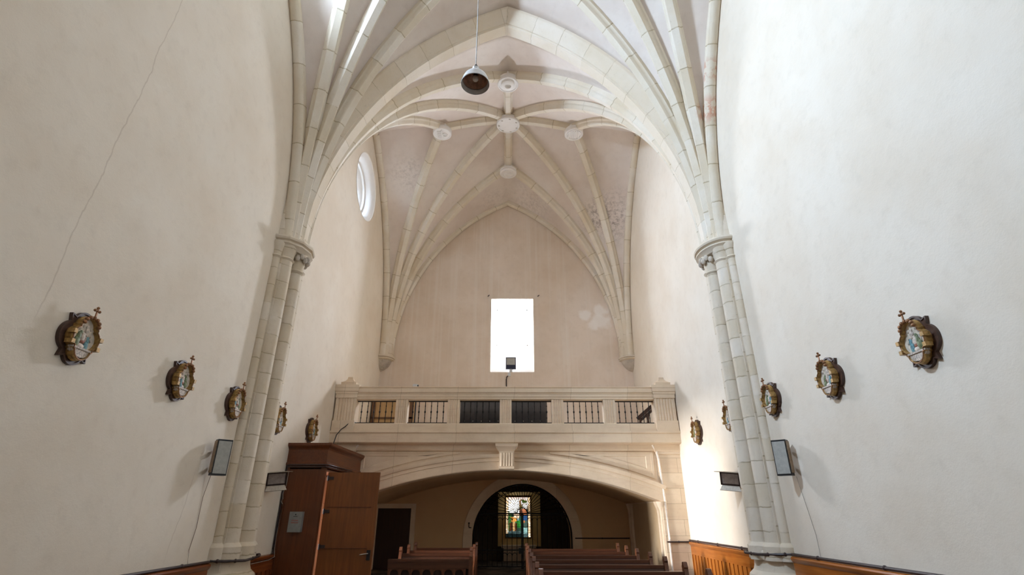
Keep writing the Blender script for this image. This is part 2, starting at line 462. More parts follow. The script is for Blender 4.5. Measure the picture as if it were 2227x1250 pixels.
def webs(mb, arcs, ey, sx, end, n=22, m=7):
    eo = .38 if end == 'pil' else .1
    def curve(k, t):
        a = arcs[k]
        if k == 'E':
            P = a.off(t, eo); return Vector((P[0] + CXV * t, ey, P[2]))
        if k == 'L':
            P = a.off(t, .08); return Vector((sx * 4.56, P[1], P[2]))
        return a.off(t, OFF)
    for A, B in (('E', 'N'), ('N', 'D'), ('D', 'W'), ('W', 'L')):
        rings = []
        for i in range(n + 1):
            t = i / n; a = curve(A, t); b = curve(B, t)
            rings.append([a.lerp(b, j / m) + Vector((0, 0, .06 * t * math.sin(PI * j / m))) for j in range(m + 1)])
        mb.loft(rings, closed=False, caps=False)

def boss(parent, x, y, z, r, carved=0):
    b = MB(); prof = [(r * .55, z + .5), (r * .6, z + .22), (r * .98, z + .17), (r * 1.0, z + .13), (r * .93, z + .11), (r * 1.0, z + .08), (r, z + .02), (r * .94, z), (r * .86, z), (r * .84, z + .015), (.01, z + .015)]
    o = MB().lathe(prof, (x, y, 0), 36).build('boss', M['white'], parent, ang=30)
    c = MB()
    if carved == 1:
        c.box(x - r * .5, x - r * .06, y - r * .5, y + r * .5, z - .012, z + .02)
        for k in range(5): c.box(x - r * .46, x - r * .1, y - r * .42 + k * r * .19, y - r * .33 + k * r * .19, z - .03, z)
        c.lathe([(r * .3, z + .02), (r * .3, z - .015), (r * .2, z - .015), (r * .2, z + .02)], (x + r * .3, y + r * .1, 0), 16)
        c.box(x - .015, x + .015, y - r * .7, y + r * .7, z - .03, z + .02)
    elif carved == 2:
        c.lathe([(r * .75, z + .02), (r * .75, z - .012), (r * .66, z - .012), (r * .66, z + .02)], (x, y, 0), 28)
        c.sphere((x - r * .25, y, z), r * .3, 10, 6, (1, .8, .2)); c.sphere((x + r * .2, y + r * .1, z), r * .34, 10, 6, (1.1, .45, .2))
        c.sphere((x + r * .15, y - r * .25, z), r * .25, 10, 6, (1.3, .4, .18))
    elif carved == 3:
        for k in range(6): c.box(x - r * .6 + k * r * .21, x - r * .5 + k * r * .21, y - r * .55, y + r * .55, z - .018, z + .02)
        c.lathe([(r * .78, z + .02), (r * .78, z - .012), (r * .7, z - .012), (r * .7, z + .02)], (x, y, 0), 28)
    elif carved == 4:
        c.lathe([(r * .62, z + .02), (r * .62, z - .03), (r * .5, z - .05), (r * .3, z - .05), (r * .3, z + .02)], (x, y, 0), 28)
    elif carved == 5:
        for k in range(7):
            a = 2 * PI * k / 7 + .4; MB().obox((x + .8 * r * math.cos(a), y + .8 * r * math.sin(a), z), (.03, .01, 0), (-.006, .014, 0), (0, 0, .004)).build('dark_chip', M['corbel'], o)
    if c.f: c.build('carving', M['white'], o)
    return o

# rear bay
rv = thing('rib_vault', 'pale stone star rib vault with white round bosses above the gallery bay', 'rib vault', (CXV, YV, ZS))
mbw = MB()
for sx in (-1, 1):
    for sy, end in ((-1, 'pil'), (1, 'wall')):
        arcs, ey = quadrant(CXV, YV, sx, sy, end)
        webs(mbw, arcs, ey, sx, end)
        sweep_arc(arcs['N'], RIBP, 'tierceron_rib', M['rib'], rv)
        sweep_arc(arcs['D'], RIBP, 'diagonal_rib', M['rib'], rv)
        sweep_arc(arcs['W'], RIBP, 'tierceron_rib', M['rib'], rv)
        sweep_arc(arcs['L'], WALLP, 'wall_rib', M['rib'], rv, mirror=(sx * sy > 0))
        if end == 'wall': sweep_arc(arcs['E'], WALLP, 'end_rib', M['rib'], rv, mirror=(sx < 0), miter=True)
for dx, dy in ((2.21, 0), (-2.21, 0), (0, 2.18), (0, -2.18)):
    sweep_line((CXV, YV, CZR), (CXV + dx, YV + dy, SZR), RIBP, 'lierne_rib', M['rib'], rv)
boss(rv, CXV, YV, 13.58, .39, 5)
boss(rv, CXV - 2.21, YV, 13.2, .31, 1)
boss(rv, CXV + 2.21, YV, 13.2, .31, 3)
boss(rv, CXV, YV - 2.18, 13.2, .31, 4)
boss(rv, CXV, YV + 2.18, 13.2, .31, 2)
w = mbw.build('ceiling', M['web'], ang=50, weld=True); struct(w, 'limewashed vault surface of the gallery bay')
sm = w.modifiers.new('thick', 'SOLIDIFY'); sm.thickness = .12; sm.offset = 1

# front bay (the half that overhangs the picture) and the bay behind the camera
fv = thing('rib_vault', 'pale stone rib vault overhead in the bay nearer than the tall cross arch', 'rib vault', (CXV, YF, ZS))
mbw = MB()
for sx in (-1, 1):
    for sy in (1, -1):
        if sy == 1:
            arcs, ey = quadrant(CXV, YF, sx, 1, 'pil')
            sweep_arc(arcs['N'], RIBP, 'tierceron_rib', M['rib'], fv)
            sweep_arc(arcs['D'], RIBP, 'diagonal_rib', M['rib'], fv)
            sweep_arc(arcs['W'], RIBP, 'tierceron_rib', M['rib'], fv)
            sweep_arc(arcs['L'], WALLP, 'wall_rib', M['rib'], fv, mirror=(sx > 0))
            webs(mbw, arcs, ey, sx, 'pil')
        else:
            src = MB(); webs(src, arcs, ey, sx, 'pil')
            mbw.add([(x, 2 * YF - y, z) for x, y, z in src.v], src.f)
for sgn in (1,):
    sweep_line((CXV, YF, CZR), (CXV, YF + 2.18, SZR), RIBP, 'lierne_rib', M['rib'], fv)
src = MB(); src.v = list(mbw.v); src.f = list(mbw.f)
w = mbw.build('ceiling', M['web_f'], ang=50, weld=True); struct(w, 'limewashed vault surface of the nearer bay')
sm = w.modifiers.new('thick', 'SOLIDIFY'); sm.thickness = .12; sm.offset = 1
b3 = MB(); b3.add([(x, 2 * Y0 - y, z) for x, y, z in src.v], src.f)
struct(b3.build('ceiling', M['web_f'], ang=50, weld=True))

# transverse arch
ta = thing('transverse_arch', 'broad pointed stone arch crossing the nave on clustered pilasters', 'arch', (0, YT, ZS))
TRP = [(-.40, -.62), (-.40, -.30), (-.385, -.27), (-.20, -.085), (-.185, -.045), (-.15, -.045), (-.135, 0),
       (.135, 0), (.15, -.045), (.185, -.045), (.20, -.085), (.385, -.27), (.40, -.30), (.40, -.62)]
for sx in (-1, 1):
    sweep_arc(Arc((sx * TD, YT), (0, YT), TH_, n=40), TRP, 'half_arch', M['arch'], ta, miter=True)

# ------------------------------------------------------------------ clustered pilasters
def half_ring(cx, cy, sx, rx, ry, z, n=16, poly=False):
    pts = []
    for k in range(n + 1):
        t = PI * k / n - PI / 2
        pts.append((cx - sx * rx * math.cos(t), cy + ry * math.sin(t), z))
    pts.append((cx + sx * .12, cy + ry, z)); pts.append((cx + sx * .12, cy - ry, z))
    return pts
def pilaster(sx, label, nseg):
    o = thing('clustered_pilaster', label, 'pilaster', (sx * W, YT, 0), 'clustered pilasters of the cross arch')
    b = MB(); b.box(min(sx * 4.36, sx * 4.52), max(sx * 4.36, sx * 4.52), YT - .46, YT + .46, 0, 6.5)
    b.build('core', M['shaft'], o)
    for (x, dy, r) in ((4.48, -.47, .085), (4.385, -.29, .155), (4.275, 0, .145), (4.385, .29, .155), (4.48, .47, .085)):
        inner = dy == 0
        zc = 6.02 if inner else 6.16
        prof = [(r + .05, .9), (r + .05, 1.1), (r + .03, 1.13), (r + .005, 1.16), (r, 1.2), (r, zc), (r + .015, zc + .015), (r + .03, zc + .035), (r + .015, zc + .055), (r, zc + .07), (r + .02, zc + .2), (r + .06, 6.44), (r + .06, 6.5)]
        b = MB().lathe(prof, (sx * x, YT + dy, 0), 24)
        b.build('shaft', M['shaft'], o)
    # base
    b = MB(); rings = []
    for (g, z) in ((.16, 0), (.16, .62), (.14, .68), (.07, .74), (.05, .8), (.03, .95), (.06, .98), (.06, 1.03), (.0, 1.06)):
        rings.append(half_ring(sx * W, YT, sx, .28 + g, .46 + g, z, nseg))
    b.loft(rings); b.build('base', M['shaft'], o, ang=25)
    # capital abacus
    b = MB(); rings = []
    for (g, z) in ((.04, 6.40), (.10, 6.47), (.13, 6.49), (.13, 6.515), (.095, 6.535), (.095, 6.55), (.15, 6.565), (.165, 6.60), (.15, 6.64), (.07, 6.67), (.02, 6.69)):
        rings.append(half_ring(sx * W, YT, sx, .36 + g, .46 + g, z, nseg))
    b.loft(rings); cap = b.build('capital', M['shaft'], o, ang=25)
    # carved foliage on the inner side of the capital
    b = MB()
    for k in range(7):
        a = -1.1 + k * .36
        px = sx * (4.275 - .22 * math.cos(a)); py = YT + .22 * math.sin(a)
        b.sphere((px, py, 6.3 + .05 * (k % 2)), .05, 8, 6, (1, 1, 1.3))
    b.build('carved_foliage', M['corbel'], cap)
    # springer block
    b = MB(); rings = []
    for (g, z) in ((.0, 6.66), (-.01, 7.0), (-.02, 7.4), (-.05, 7.8), (-.12, 8.3)):
        rings.append(half_ring(sx * W, YT, sx, .34 + g, .52 + g, z, 18))
    b.loft(rings); b.build('springer', M['shaft'], o)
    return o
pilaster(-1, 'clustered stone pilaster on the left wall, with angular capital and tan stains', 6)
pilaster(1, 'clustered stone pilaster on the brighter right wall, with rounded capital', 18)

# corner corbels at the end wall
def corbel(sx, label):
    o = thing('rib_corbel', label, 'corbel', (sx * W, YB, 6.2), 'corner corbels of the vault')
    def ring(r, z, n=10):
        pts = [(sx * (W + .05), YB + .05, z), (sx * (W + .05), YB - r, z)]
        for k in range(1, n):
            t = PI / 2 * k / n
            pts.append((sx * (W + .02 - (r + .02) * math.sin(t) ** .8), YB + .02 - (r + .02) * math.cos(t) ** .8, z))
        pts.append((sx * (W - r), YB + .05, z))
        return pts
    MB().loft([ring(.44, 6.66), ring(.44, 7.1), ring(.42, 7.6), ring(.38, 8.1), ring(.3, 8.6)]).build('springer', M['shaft'], o)
    MB().loft([ring(.36, 6.54), ring(.46, 6.57), ring(.47, 6.6), ring(.44, 6.62), ring(.49, 6.63), ring(.49, 6.67), ring(.45, 6.69)]).build('abacus', M['shaft'], o, ang=25)
    c = MB().loft([ring(.04, 6.18), ring(.16, 6.24), ring(.27, 6.33), ring(.34, 6.44), ring(.38, 6.55)]).build('carved_bracket', M['corbel'], o)
    b = MB()
    rnd = random.Random(3 if sx < 0 else 5)
    for k in range(14):
        t = rnd.uniform(.1, 1.4); z = rnd.uniform(6.26, 6.52); r = .1 + (z - 6.2) * .8
        b.sphere((sx * (W - r * math.sin(t)), YB - r * math.cos(t), z), rnd.uniform(.035, .06), 8, 6)
    b.build('carved_leaves', M['corbel'], c)
corbel(-1, 'carved stone corbel holding the vault ribs, in the left rear corner')
corbel(1, 'carved stone corbel holding the vault ribs, in the right rear corner')

# ------------------------------------------------------------------ windows
def round_window(n, c, label, vis=True):
    o = thing('window_%d' % n, label, None, (-W, c[0], c[1]), kind='structure')
    prof = [(1.10, W - .01), (1.06, W + .03), (.97, W + .08), (.90, W + .17), (.87, W + .28), (.855, W + .31), (.83, W + .29), (.80, W + .30), (.79, W + .36), (.70, W + .40), (.62, W + .48), (.575, W + .54), (.57, W + 1.06)]
    b = MB().lathe([(r, -h) for r, h in prof], (0, c[0], c[1]), 56, ax='x'); 
    b.f = [f for f in b.f if len(f) == 4]
    b.build('reveal', M['white'], o, ang=25)
    MB().lathe([(.57, -W - .55), (.57, -W - .58), (.53, -W - .58), (.53, -W - .55), (.57, -W - .55)], (0, c[0], c[1]), 40, ax='x', caps=False).build('frame', M['black'], o)
    b = MB(); b.lathe([(.56, -W - .56), (.56, -W - .57)], (0, c[0], c[1]), 40, ax='x'); b.build('pane', M['glass'], o)
round_window(1, RW[0], 'round window with deep stepped stone reveal, high on the left wall')
round_window(4, RW[1], None)
round_window(5, RW[2], None)

o = thing('window_2', 'bright rectangular window with splayed reveal in the end wall', None, (.2, YB, 6.17), kind='structure')
b = MB()
fr = [(-.58, 6.17), (.98, 6.17), (.98, 8.98), (-.58, 8.98)]
bk = [(-.40, 7.5), (.80, 7.5), (.80, 8.92), (-.40, 8.92)]
b.loft([[(x, YB + .0, z) for x, z in fr], [(x, YB + 1.0, z) for x, z in bk], ], caps=False)
b.f = [f for f in b.f if f != b.f[0]]; b.build('reveal', M['wall'], o, smooth=False)
b = MB(); b.add([(-.58, YB, 6.17), (.98, YB, 6.17), (.80, YB + 1, 7.5), (-.40, YB + 1, 7.5)], [(0, 1, 2, 3)]); b.build('sill', M['sill_dim'], o, smooth=False)
b = MB()
for (x0, x1, z0, z1) in ((-.42, -.36, 7.43, 8.95), (.76, .82, 7.43, 8.95), (-.42, .82, 7.43, 7.49), (-.42, .82, 8.88, 8.95)):
    b.box(x0, x1, YB + .96, YB + 1.03, z0, z1)
b.build('frame', M['whitep'], o)
b = MB(); b.box(-.38, .78, YB + .99, YB + 1.0, 7.47, 8.9); b.build('pane', M['glass'], o)

# ------------------------------------------------------------------ chapel behind the gate
YC0, YC1 = YB + 1.0, 21.6
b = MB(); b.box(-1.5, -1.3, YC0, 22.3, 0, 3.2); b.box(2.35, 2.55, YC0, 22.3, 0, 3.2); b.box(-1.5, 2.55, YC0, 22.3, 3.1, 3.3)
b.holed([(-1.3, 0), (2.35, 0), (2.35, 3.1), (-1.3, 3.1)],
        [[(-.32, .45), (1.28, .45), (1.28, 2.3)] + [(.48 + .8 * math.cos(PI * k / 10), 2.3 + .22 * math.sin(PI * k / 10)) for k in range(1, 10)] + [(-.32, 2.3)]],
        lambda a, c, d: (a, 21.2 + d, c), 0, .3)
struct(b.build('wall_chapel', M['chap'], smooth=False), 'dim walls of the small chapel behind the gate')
b = MB()
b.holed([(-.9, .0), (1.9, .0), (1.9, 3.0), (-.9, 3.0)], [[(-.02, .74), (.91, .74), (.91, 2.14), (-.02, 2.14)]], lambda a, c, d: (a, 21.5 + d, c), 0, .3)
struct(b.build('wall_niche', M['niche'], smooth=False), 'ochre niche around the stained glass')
b = MB()
b.loft([[(-.32, 21.19, .45), (1.28, 21.19, .45), (1.28, 21.19, 2.32), (-.32, 21.19, 2.32)], [(-.06, 21.5, .7), (.95, 21.5, .7), (.95, 21.5, 2.2), (-.06, 21.5, 2.2)]], caps=False)
struct(b.build('trim_3', M['ochre'], smooth=False), 'ochre splay around the stained glass')
sg = thing('window_3', 'small stained glass window glowing behind the iron gate', None, (.45, 21.6, .74), kind='structure')
def sgcol(s, t):
    k = random.uniform(.75, 1.2)
    def c(r, g, bb, e=1.): return (r * k * e, g * k * e, bb * k * e)
    if t < .10 and s < .62: return c(.01, .02, .02)
    if s < .09 or s > .91: return c(1.5, 1.05, .6) if random.random() > .15 else c(2, 1.8, 1.4)
    if t > .93: return c(2., 1.5, 1.3)
    if .66 < s < .88 and .86 < t < .94: return c(.12, .2, .03)
    if abs(s - .60) < .04 and t > .78: return c(.7, .35, .15)
    if .55 < s < .66 and .70 < t < .78: return c(.55, .4, .1)
    if .55 < s < .68 and .52 < t < .70: return c(.12, .05, .03)
    if .68 < s < .86 and .56 < t < .70: return c(.95, .32, .14)
    if .68 < s < .9 and .42 < t < .57: return c(.05, .14, .35)
    if .68 < s < .76 and .36 < t < .50: return c(.8, .3, .12)
    if t > .64 and s < .56: return c(4.5, 4.5, 4.2) if random.random() > .12 else c(1.4, 1.2, .9)
    if t > .7: return c(4, 4, 3.8) if random.random() > .35 else c(1., .8, .6)
    if .58 < t <= .64 and s < .56: return c(4, 4, 3.8) if s > .15 else c(.3, .5, .2)
    if .3 < s < .56 and .46 < t < .58: return c(2.2, 1.5, 1.0)
    if .2 < s < .45 and .38 < t < .5: return c(1.5, .62, .12)
    if .26 < s < .38 and .16 < t < .38: return c(.9, .55, .22)
    if .15 < s < .45 and .16 < t < .36: return c(.14, .05, .02)
    if .42 < s < .58 and .24 < t < .40: return c(.06, .4, .06)
    if .4 < s < .56 and .38 < t < .46: return c(.4, .7, .7)
    if s < .22 and t > .16: return c(.08, .22, .06)
    if s > .68 and .08 < t < .22: return c(.5, .9, .85)
    if s > .68 and .22 < t < .42: return c(.12, .2, .16)
    if t < .16: return c(.12, .2, .2)
    return c(.06, .12, .08)
nx, ny = 22, 34; X0, X1, Z0, Z1 = -.02, .91, .74, 2.14
pts = [[(X0 + (X1 - X0) * (i + (random.uniform(-.3, .3) if 0 < i < nx else 0)) / nx, Z0 + (Z1 - Z0) * (j + (random.uniform(-.3, .3) if 0 < j < ny else 0)) / ny) for j in range(ny + 1)] for i in range(nx + 1)]
b = MB(); cols = []
for i in range(nx):
    for j in range(ny):
        q = [pts[i][j], pts[i + 1][j], pts[i + 1][j + 1], pts[i][j + 1]]
        mx = sum(a for a, _ in q) / 4; mz = sum(a for _, a in q) / 4
        b.add([(mx + (a - mx) * .9, 21.62, mz + (c - mz) * .9) for a, c in q], [(0, 1, 2, 3)])
        cols.append(sgcol((mx - X0) / (X1 - X0), (mz - Z0) / (Z1 - Z0)))
pane = b.build('pane', None, sg, smooth=False)
at = pane.data.color_attributes.new('tint', 'FLOAT_COLOR', 'CORNER')
for p in pane.data.polygons:
    for li in p.loop_indices: at.data[li].color = (*cols[p.index], 1)
m = bpy.data.materials.new('stained_glass'); m.use_nodes = True; nt = m.node_tree; nt.nodes.clear()
oo = nt.nodes.new('ShaderNodeOutputMaterial'); e = nt.nodes.new('ShaderNodeEmission'); a = nt.nodes.new('ShaderNodeVertexColor'); a.layer_name = 'tint'
L(nt, a.outputs[0], e.inputs[0]); e.inputs[1].default_value = .75; L(nt, e.outputs[0], oo.inputs[0]); pane.data.materials.append(m)
b = MB(); b.box(X0 - .02, X1 + .02, 21.63, 21.66, Z0 - .02, Z1 + .02); b.build('lead_came', M['lead'], sg)
b = MB()
for x in (X0 + .09, .445, X1 - .09): b.box(x - .006, x + .006, 21.60, 21.62, Z0, Z1)
for z in (1.62, 1.1, .9): b.box(X0, X1, 21.60, 21.62, z - .006, z + .006)
b.build('saddle_bar', M['lead'], sg)
# small altar under the stained glass
al = thing('chapel_altar', 'dim pale altar block below the stained glass', 'altar', (.45, 21.0, 0))
b = MB(); b.box(-.1, 1.0, 20.75, 21.15, 0, .42); b.build('block', M['ash2'], al)
b = MB(); b.box(-.18, 1.08, 20.7, 21.18, .42, .5); b.build('mensa', M['ash2'], al)
# archivolt of the chapel arch
o = thing('chapel_arch', 'round stone arch surround of the chapel gate', 'arch', (AX, YB, 0))
b = MB(); rings = []
prof = [(1.58, .3), (1.58, -.02), (1.60, -.03), (1.86, -.03), (1.88, -.015), (1.88, .02)]
for k in range(33):
    t = PI * k / 32; rings.append([(AX + r * math.cos(t), YB + d, AZ + r * math.sin(t)) for r, d in prof])
rings = [[(AX + r, YB + d, 0) for r, d in prof]] + rings + [[(AX - r, YB + d, 0) for r, d in prof]]
b.loft(rings); b.build('surround', M['ash2'], o)

# ------------------------------------------------------------------ iron gate
YI = YB + .12
g = thing('iron_gate', 'black wrought iron gate with radiating fanlight across the chapel arch', 'gate', (AX, YI, 0))
ri = 1.56
b = MB(); b.tube([(AX + ri, YI, 0)] + [(AX + ri * math.cos(PI * k / 40), YI, AZ + ri * math.sin(PI * k / 40)) for k in range(41)] + [(AX - ri, YI, 0)], .022, 6)
b.build('outer_frame', M['black'], g)
ZR = 1.57
hw = math.sqrt(ri * ri - (ZR - AZ) ** 2)
b = MB(); b.box(AX - hw, AX + hw, YI - .02, YI + .02, ZR - .02, ZR + .02); b.build('cross_rail', M['black'], g)
def isect(a):   # radius of outer frame from (AX, ZR) along a
    d = ZR - AZ; s = math.sin(a)
    return -d * s + math.sqrt(d * d * s * s - d * d + ri * ri)
b = MB(); ring = []
for k in range(41):
    a = PI * k / 40; r = isect(a) - .2; ring.append((AX + r * math.cos(a), YI, ZR + r * math.sin(a)))
b.tube(ring, .012, 6); b.build('inner_ring', M['black'], g)
NB = 24
for k in range(NB + 1):
    a = PI * k / NB; r1 = isect(a); r0 = .16
    MB().tube([(AX + r0 * math.cos(a), YI, ZR + r0 * math.sin(a)), (AX + r1 * math.cos(a), YI, ZR + r1 * math.sin(a))], .011, 6).build('radial_bar', M['black'], g)
for k in range(NB):
    a = PI * (k + .5) / NB; r1 = isect(a) - .1; cx_, cz_ = AX + r1 * math.cos(a), ZR + r1 * math.sin(a)
    MB().tube([(cx_ + .07 * math.cos(q), YI, cz_ + .07 * math.sin(q)) for q in [2 * PI * j / 12 for j in range(12)]] + [(cx_ + .07, YI, cz_)], .01, 5).build('scroll', M['black'], g)
b = MB(); b.tube([(AX + .16 * math.cos(PI * k / 12), YI, ZR + .16 * math.sin(PI * k / 12)) for k in range(13)], .014, 6); b.build('hub', M['black'], g)
for sx in (-1, 1):
    lf = MB(); x0 = AX + sx * .02; x1 = AX + sx * 1.42
    for z in (.06, .52, 1.52): lf.box(min(x0, x1), max(x0, x1), YI - .014, YI + .014, z - .014, z + .014)
    lf.box(x0 - .018, x0 + .018, YI - .018, YI + .018, 0, 1.55); lf = lf.build('gate_leaf', M['black'], g)
    for k in range(9):
        x = AX + sx * (.17 + k * .155)
        MB().tube([(x, YI, .05), (x, YI, 1.52)], .010, 6).build('upright_bar', M['black'], lf)
    for k in range(8):
        x = AX + sx * (.245 + k * .155)
        for zz in (1.36, .36):
            MB().tube([(x + .075 * math.cos(q), YI, zz + .08 * math.sin(q)) for q in [PI * j / 8 for j in range(9)]], .009, 5).build('arched_scroll', M['black'], lf)
b = MB(); b.box(AX - .12, AX + .04, YI - .05, YI + .03, .42, .58); b.build('lock_box', M['blackp'], g)
b = MB(); b.tube([(-1.10, YB - .03, 1.16), (-1.16, YB - .06, 1.16), (-1.17, YB - .07, 1.2), (-1.17, YB - .07, 1.28)], .014, 6)
b.sphere((-1.17, YB - .07, 1.29), .025)
tag(b.build('iron_hook', M['black']), 'small black iron hook on the stone arch left of the gate', 'hook')

# ------------------------------------------------------------------ gallery
gf = thing('gallery_arch', 'wide flat stone arch with fluted keystone carrying the gallery', 'arch', (0, YG, 0))
SPX, SPZ, APZ = 3.9, 1.85, 2.588
RA = (SPX ** 2 + (APZ - SPZ) ** 2) / (2 * (APZ - SPZ)); CZA = APZ - RA; AM = math.asin(SPX / RA)
prof = [(0, .5), (0, .0), (.02, -.012), (.20, -.012), (.21, -.03), (.29, -.03), (.30, -.06), (.36, -.085), (.385, -.085), (.385, .10), (.385, .5)]
b = MB(); rings = []; us = []
for k in range(61):
    t = -AM + 2 * AM * k / 60
    rings.append([((RA + r) * math.sin(t), YG + d, CZA + (RA + r) * math.cos(t)) for r, d in prof]); us.append(RA * t)
b.loft(rings, uvs=us); b.build('arch_band', M['ash2'], gf, ang=25)
def az(x, r): return CZA + math.sqrt((RA + r) ** 2 - x * x)
for sx in (-1, 1):
    b = MB(); n = 24
    # spandrel wall
    top = [(sx * SPX * k / n, 3.2) for k in range(n + 1)]; bot = [(sx * SPX * k / n, az(SPX * k / n, .3)) for k in range(n + 1)]
    rings = [[(x, YG + .03, z) for x, z in top], [(x, YG + .03, z) for x, z in bot]]
    b.loft(rings, closed=False, caps=False)
    rings = [[(x, YG + .5, z) for x, z in top], [(x, YG + .5, z) for x, z in bot]]
    b.loft(rings, closed=False, caps=False)
    sp = b.build('spandrel', M['ash2'], gf, smooth=False)
    # raised triangular border and sunk field
    def tri(xa, xb, zt, rr, n=16):
        up = [(xa + (xb - xa) * k / n, zt) for k in range(n + 1)]
        lo = [(xa + (xb - xa) * k / n, min(zt, az(xa + (xb - xa) * k / n, rr))) for k in range(n + 1)]
        return up + lo[::-1]
    A = tri(1.15, 3.80, 3.03, .46); B = tri(1.55, 3.74, 2.985, .52); C = tri(2.0, 3.62, 2.93, .62); D = tri(2.3, 3.46, 2.84, .70)
    f3 = lambda P, d: [(sx * x, YG + d, z) for x, z in P]
    b = MB(); b.loft([f3(A, .04), f3(A, .0), f3(B, .0), f3(B, .015), f3(C, .015), f3(D, .15)], caps=False)
    n2 = len(D); o_ = b.add(f3(D, .15), [])
    for k in range(n2 // 2 - 1): b.f.append((o_ + k, o_ + k + 1, o_ + n2 - 2 - k, o_ + n2 - 1 - k))
    b.build('triangular_panel', M['ash2'], sp, ang=20)
    # pier
    x0, x1 = (3.9, 4.5) if sx > 0 else (-4.5, -3.9)
    b = MB(); b.box(x0, x1, YG - .01, YG + .5, 0, 2.98); p_ = b.build('pier', M['ash'], gf)
    b = MB()
    pr = [(.0, 2.96), (.03, 2.98), (.03, 3.02), (.06, 3.06), (.06, 3.22), (.0, 3.24)]
    rings = []
    for d, z in pr: rings.append([(x0 - d if sx > 0 else x0, YG - .01 - d, z), (x1 if sx > 0 else x1 + d, YG - .01 - d, z), (x1 if sx > 0 else x1 + d, YG + .5, z), (x0 - d if sx > 0 else x0, YG + .5, z)])
    b.loft(rings); b.build('pier_capital', M['ash2'], p_, ang=20)
    b = MB(); xm = sx * 3.985
    b.tube([(sx * 3.80, YG - .04, 3.20), (sx * 3.84, YG - .04, 3.12), (sx * 3.90, YG - .03, 3.06), (sx * 3.90, YG - .03, 2.98), (sx * 3.93, YG - .03, 2.85), (sx * 3.955, YG - .02, 2.3), (sx * 3.985, YG - .02, 1.85), (xm, YG - .02, 1.0), (xm, YG - .02, 0)], .028, 8)
    b.build('edge_roll', M['pipe'], p_)
    for yy in ((YG + .08, YG + .34) if sx > 0 else (YG + .08,)):
        b = MB(); b.lathe([(.05, 0), (.05, 1.55), (.06, 1.66), (.10, 1.76), (.13, 1.85)], (sx * 3.9, yy, 0), 14)
        b.build('jamb_roll', M['ash2'], p_)
# keystone
b = MB(); b.box(-.155, .225, YG - .26, YG + .1, 2.60, 3.02)
k_ = b.build('keystone', M['ash2'], gf, smooth=False)
b = MB(); 
for d0, z0, d1, z1 in ((.0, 3.02, .03, 3.06), (.03, 3.06, .09, 3.13), (.09, 3.13, .1, 3.2)):
    b.loft([[(-.155 - d0, YG - .26 - d0, z0), (.225 + d0, YG - .26 - d0, z0), (.225 + d0, YG + .1, z0), (-.155 - d0, YG + .1, z0)],
            [(-.155 - d1, YG - .26 - d1, z1), (.225 + d1, YG - .26 - d1, z1), (.225 + d1, YG + .1, z1), (-.155 - d1, YG + .1, z1)]])
b.build('keystone_cap', M['ash2'], k_, smooth=False)
for k in range(5):
    b = MB(); b.lathe([(.026, 2.66), (.03, 2.67), (.03, 2.97), (.026, 2.98)], (-.095 + k * .0675, YG - .262, 0), 10); b.build('flute', M['ash2'], k_)
# cornice
def extx(poly, x0, x1): return MB().prism(poly, lambda a, c, d: (d, a, c), x0, x1)
cor = [(YG + .4, 3.18), (YG - .02, 3.18), (YG - .06, 3.2), (YG - .22, 3.22), (YG - .25, 3.24), (YG - .25, 3.46), (YG - .28, 3.475), (YG - .28, 3.52), (YG + .4, 3.52)]
extx(cor, -4.5, 4.5).build('cornice', M['ash2'], gf, smooth=False)
extx([(YG + .03, 3.04), (YG - .03, 3.06), (YG - .05, 3.10), (YG - .05, 3.19), (YG + .03, 3.19)], -3.9, 3.9).build('frieze_moulding', M['ash2'], gf, smooth=False)
# soffit vault and gallery floor
b = MB(); rings = []
for y in (YG + .45, 15.2, 16.6, YB): rings.append([(RA * math.sin(-AM + 2 * AM * k / 40), y, CZA + RA * math.cos(-AM + 2 * AM * k / 40)) for k in range(41)])
b.loft(rings, closed=False, caps=False); o = b.build('ceiling', M['under']); struct(o, 'low vault under the gallery')
b = MB(); b.box(-4.5, 4.5, YG + .4, YB, 3.3, 3.5); b.box(-4.5, -3.88, YG + .5, YB, 1.84, 2.2); b.box(3.88, 4.5, YG + .5, YB, 1.84, 2.2)
struct(b.build('trim_2', M['ash2'], smooth=False))
b = MB(); b.box(3.9, 4.5, YG + .5, YB, 0, 1.86); o = b.build('wall_under_gallery', M['under'], smooth=False); struct(o)
b = MB()
for yy in (17.2, 17.55): b.lathe([(.06, 0), (.06, 1.55), (.07, 1.66), (.12, 1.85)], (3.9, yy, 0), 14)
struct(b.build('trim_1', M['ash2']), 'stone jamb moulding under the gallery')

# ------------------------------------------------------------------ balustrade
YR = YG - .08
bl = thing('stone_balustrade', 'stone gallery parapet with fluted posts between the end piers', 'balustrade', (0, YR, 3.52))
b = extx([(YR - .14, 3.52), (YR - .14, 3.70), (YR - .12, 3.72), (YR + .16, 3.72), (YR + .16, 3.52)], -3.95, 3.95); b.build('plinth', M['ash2'], bl, smooth=False)
rail = [(YR - .10, 4.33), (YR - .13, 4.345), (YR - .13, 4.40), (YR - .145, 4.405), (YR - .145, 4.47), (YR - .16, 4.48), (YR - .16, 4.50), (YR - .185, 4.515), (YR - .185, 4.60), (YR - .17, 4.61), (YR - .17, 4.63), (YR - .19, 4.64), (YR - .19, 4.665), (YR + .2, 4.665), (YR + .2, 4.33)]
extx(rail, -3.95, 3.95).build('top_rail', M['ash2'], bl, smooth=False)
def fluted(x0, x1, yf, yb, nf):
    pts = [(x0, yb), (x0, yf)]; m = .04; wv = (x1 - x0 - 2 * m) / nf
    for k in range(nf):
        a = x0 + m + k * wv
        for q in range(7):
            t = q / 6; pts.append((a + wv * (.12 + .76 * t), yf + .022 * math.sin(PI * t)))
    pts += [(x1, yf), (x1, yb)]
    return pts
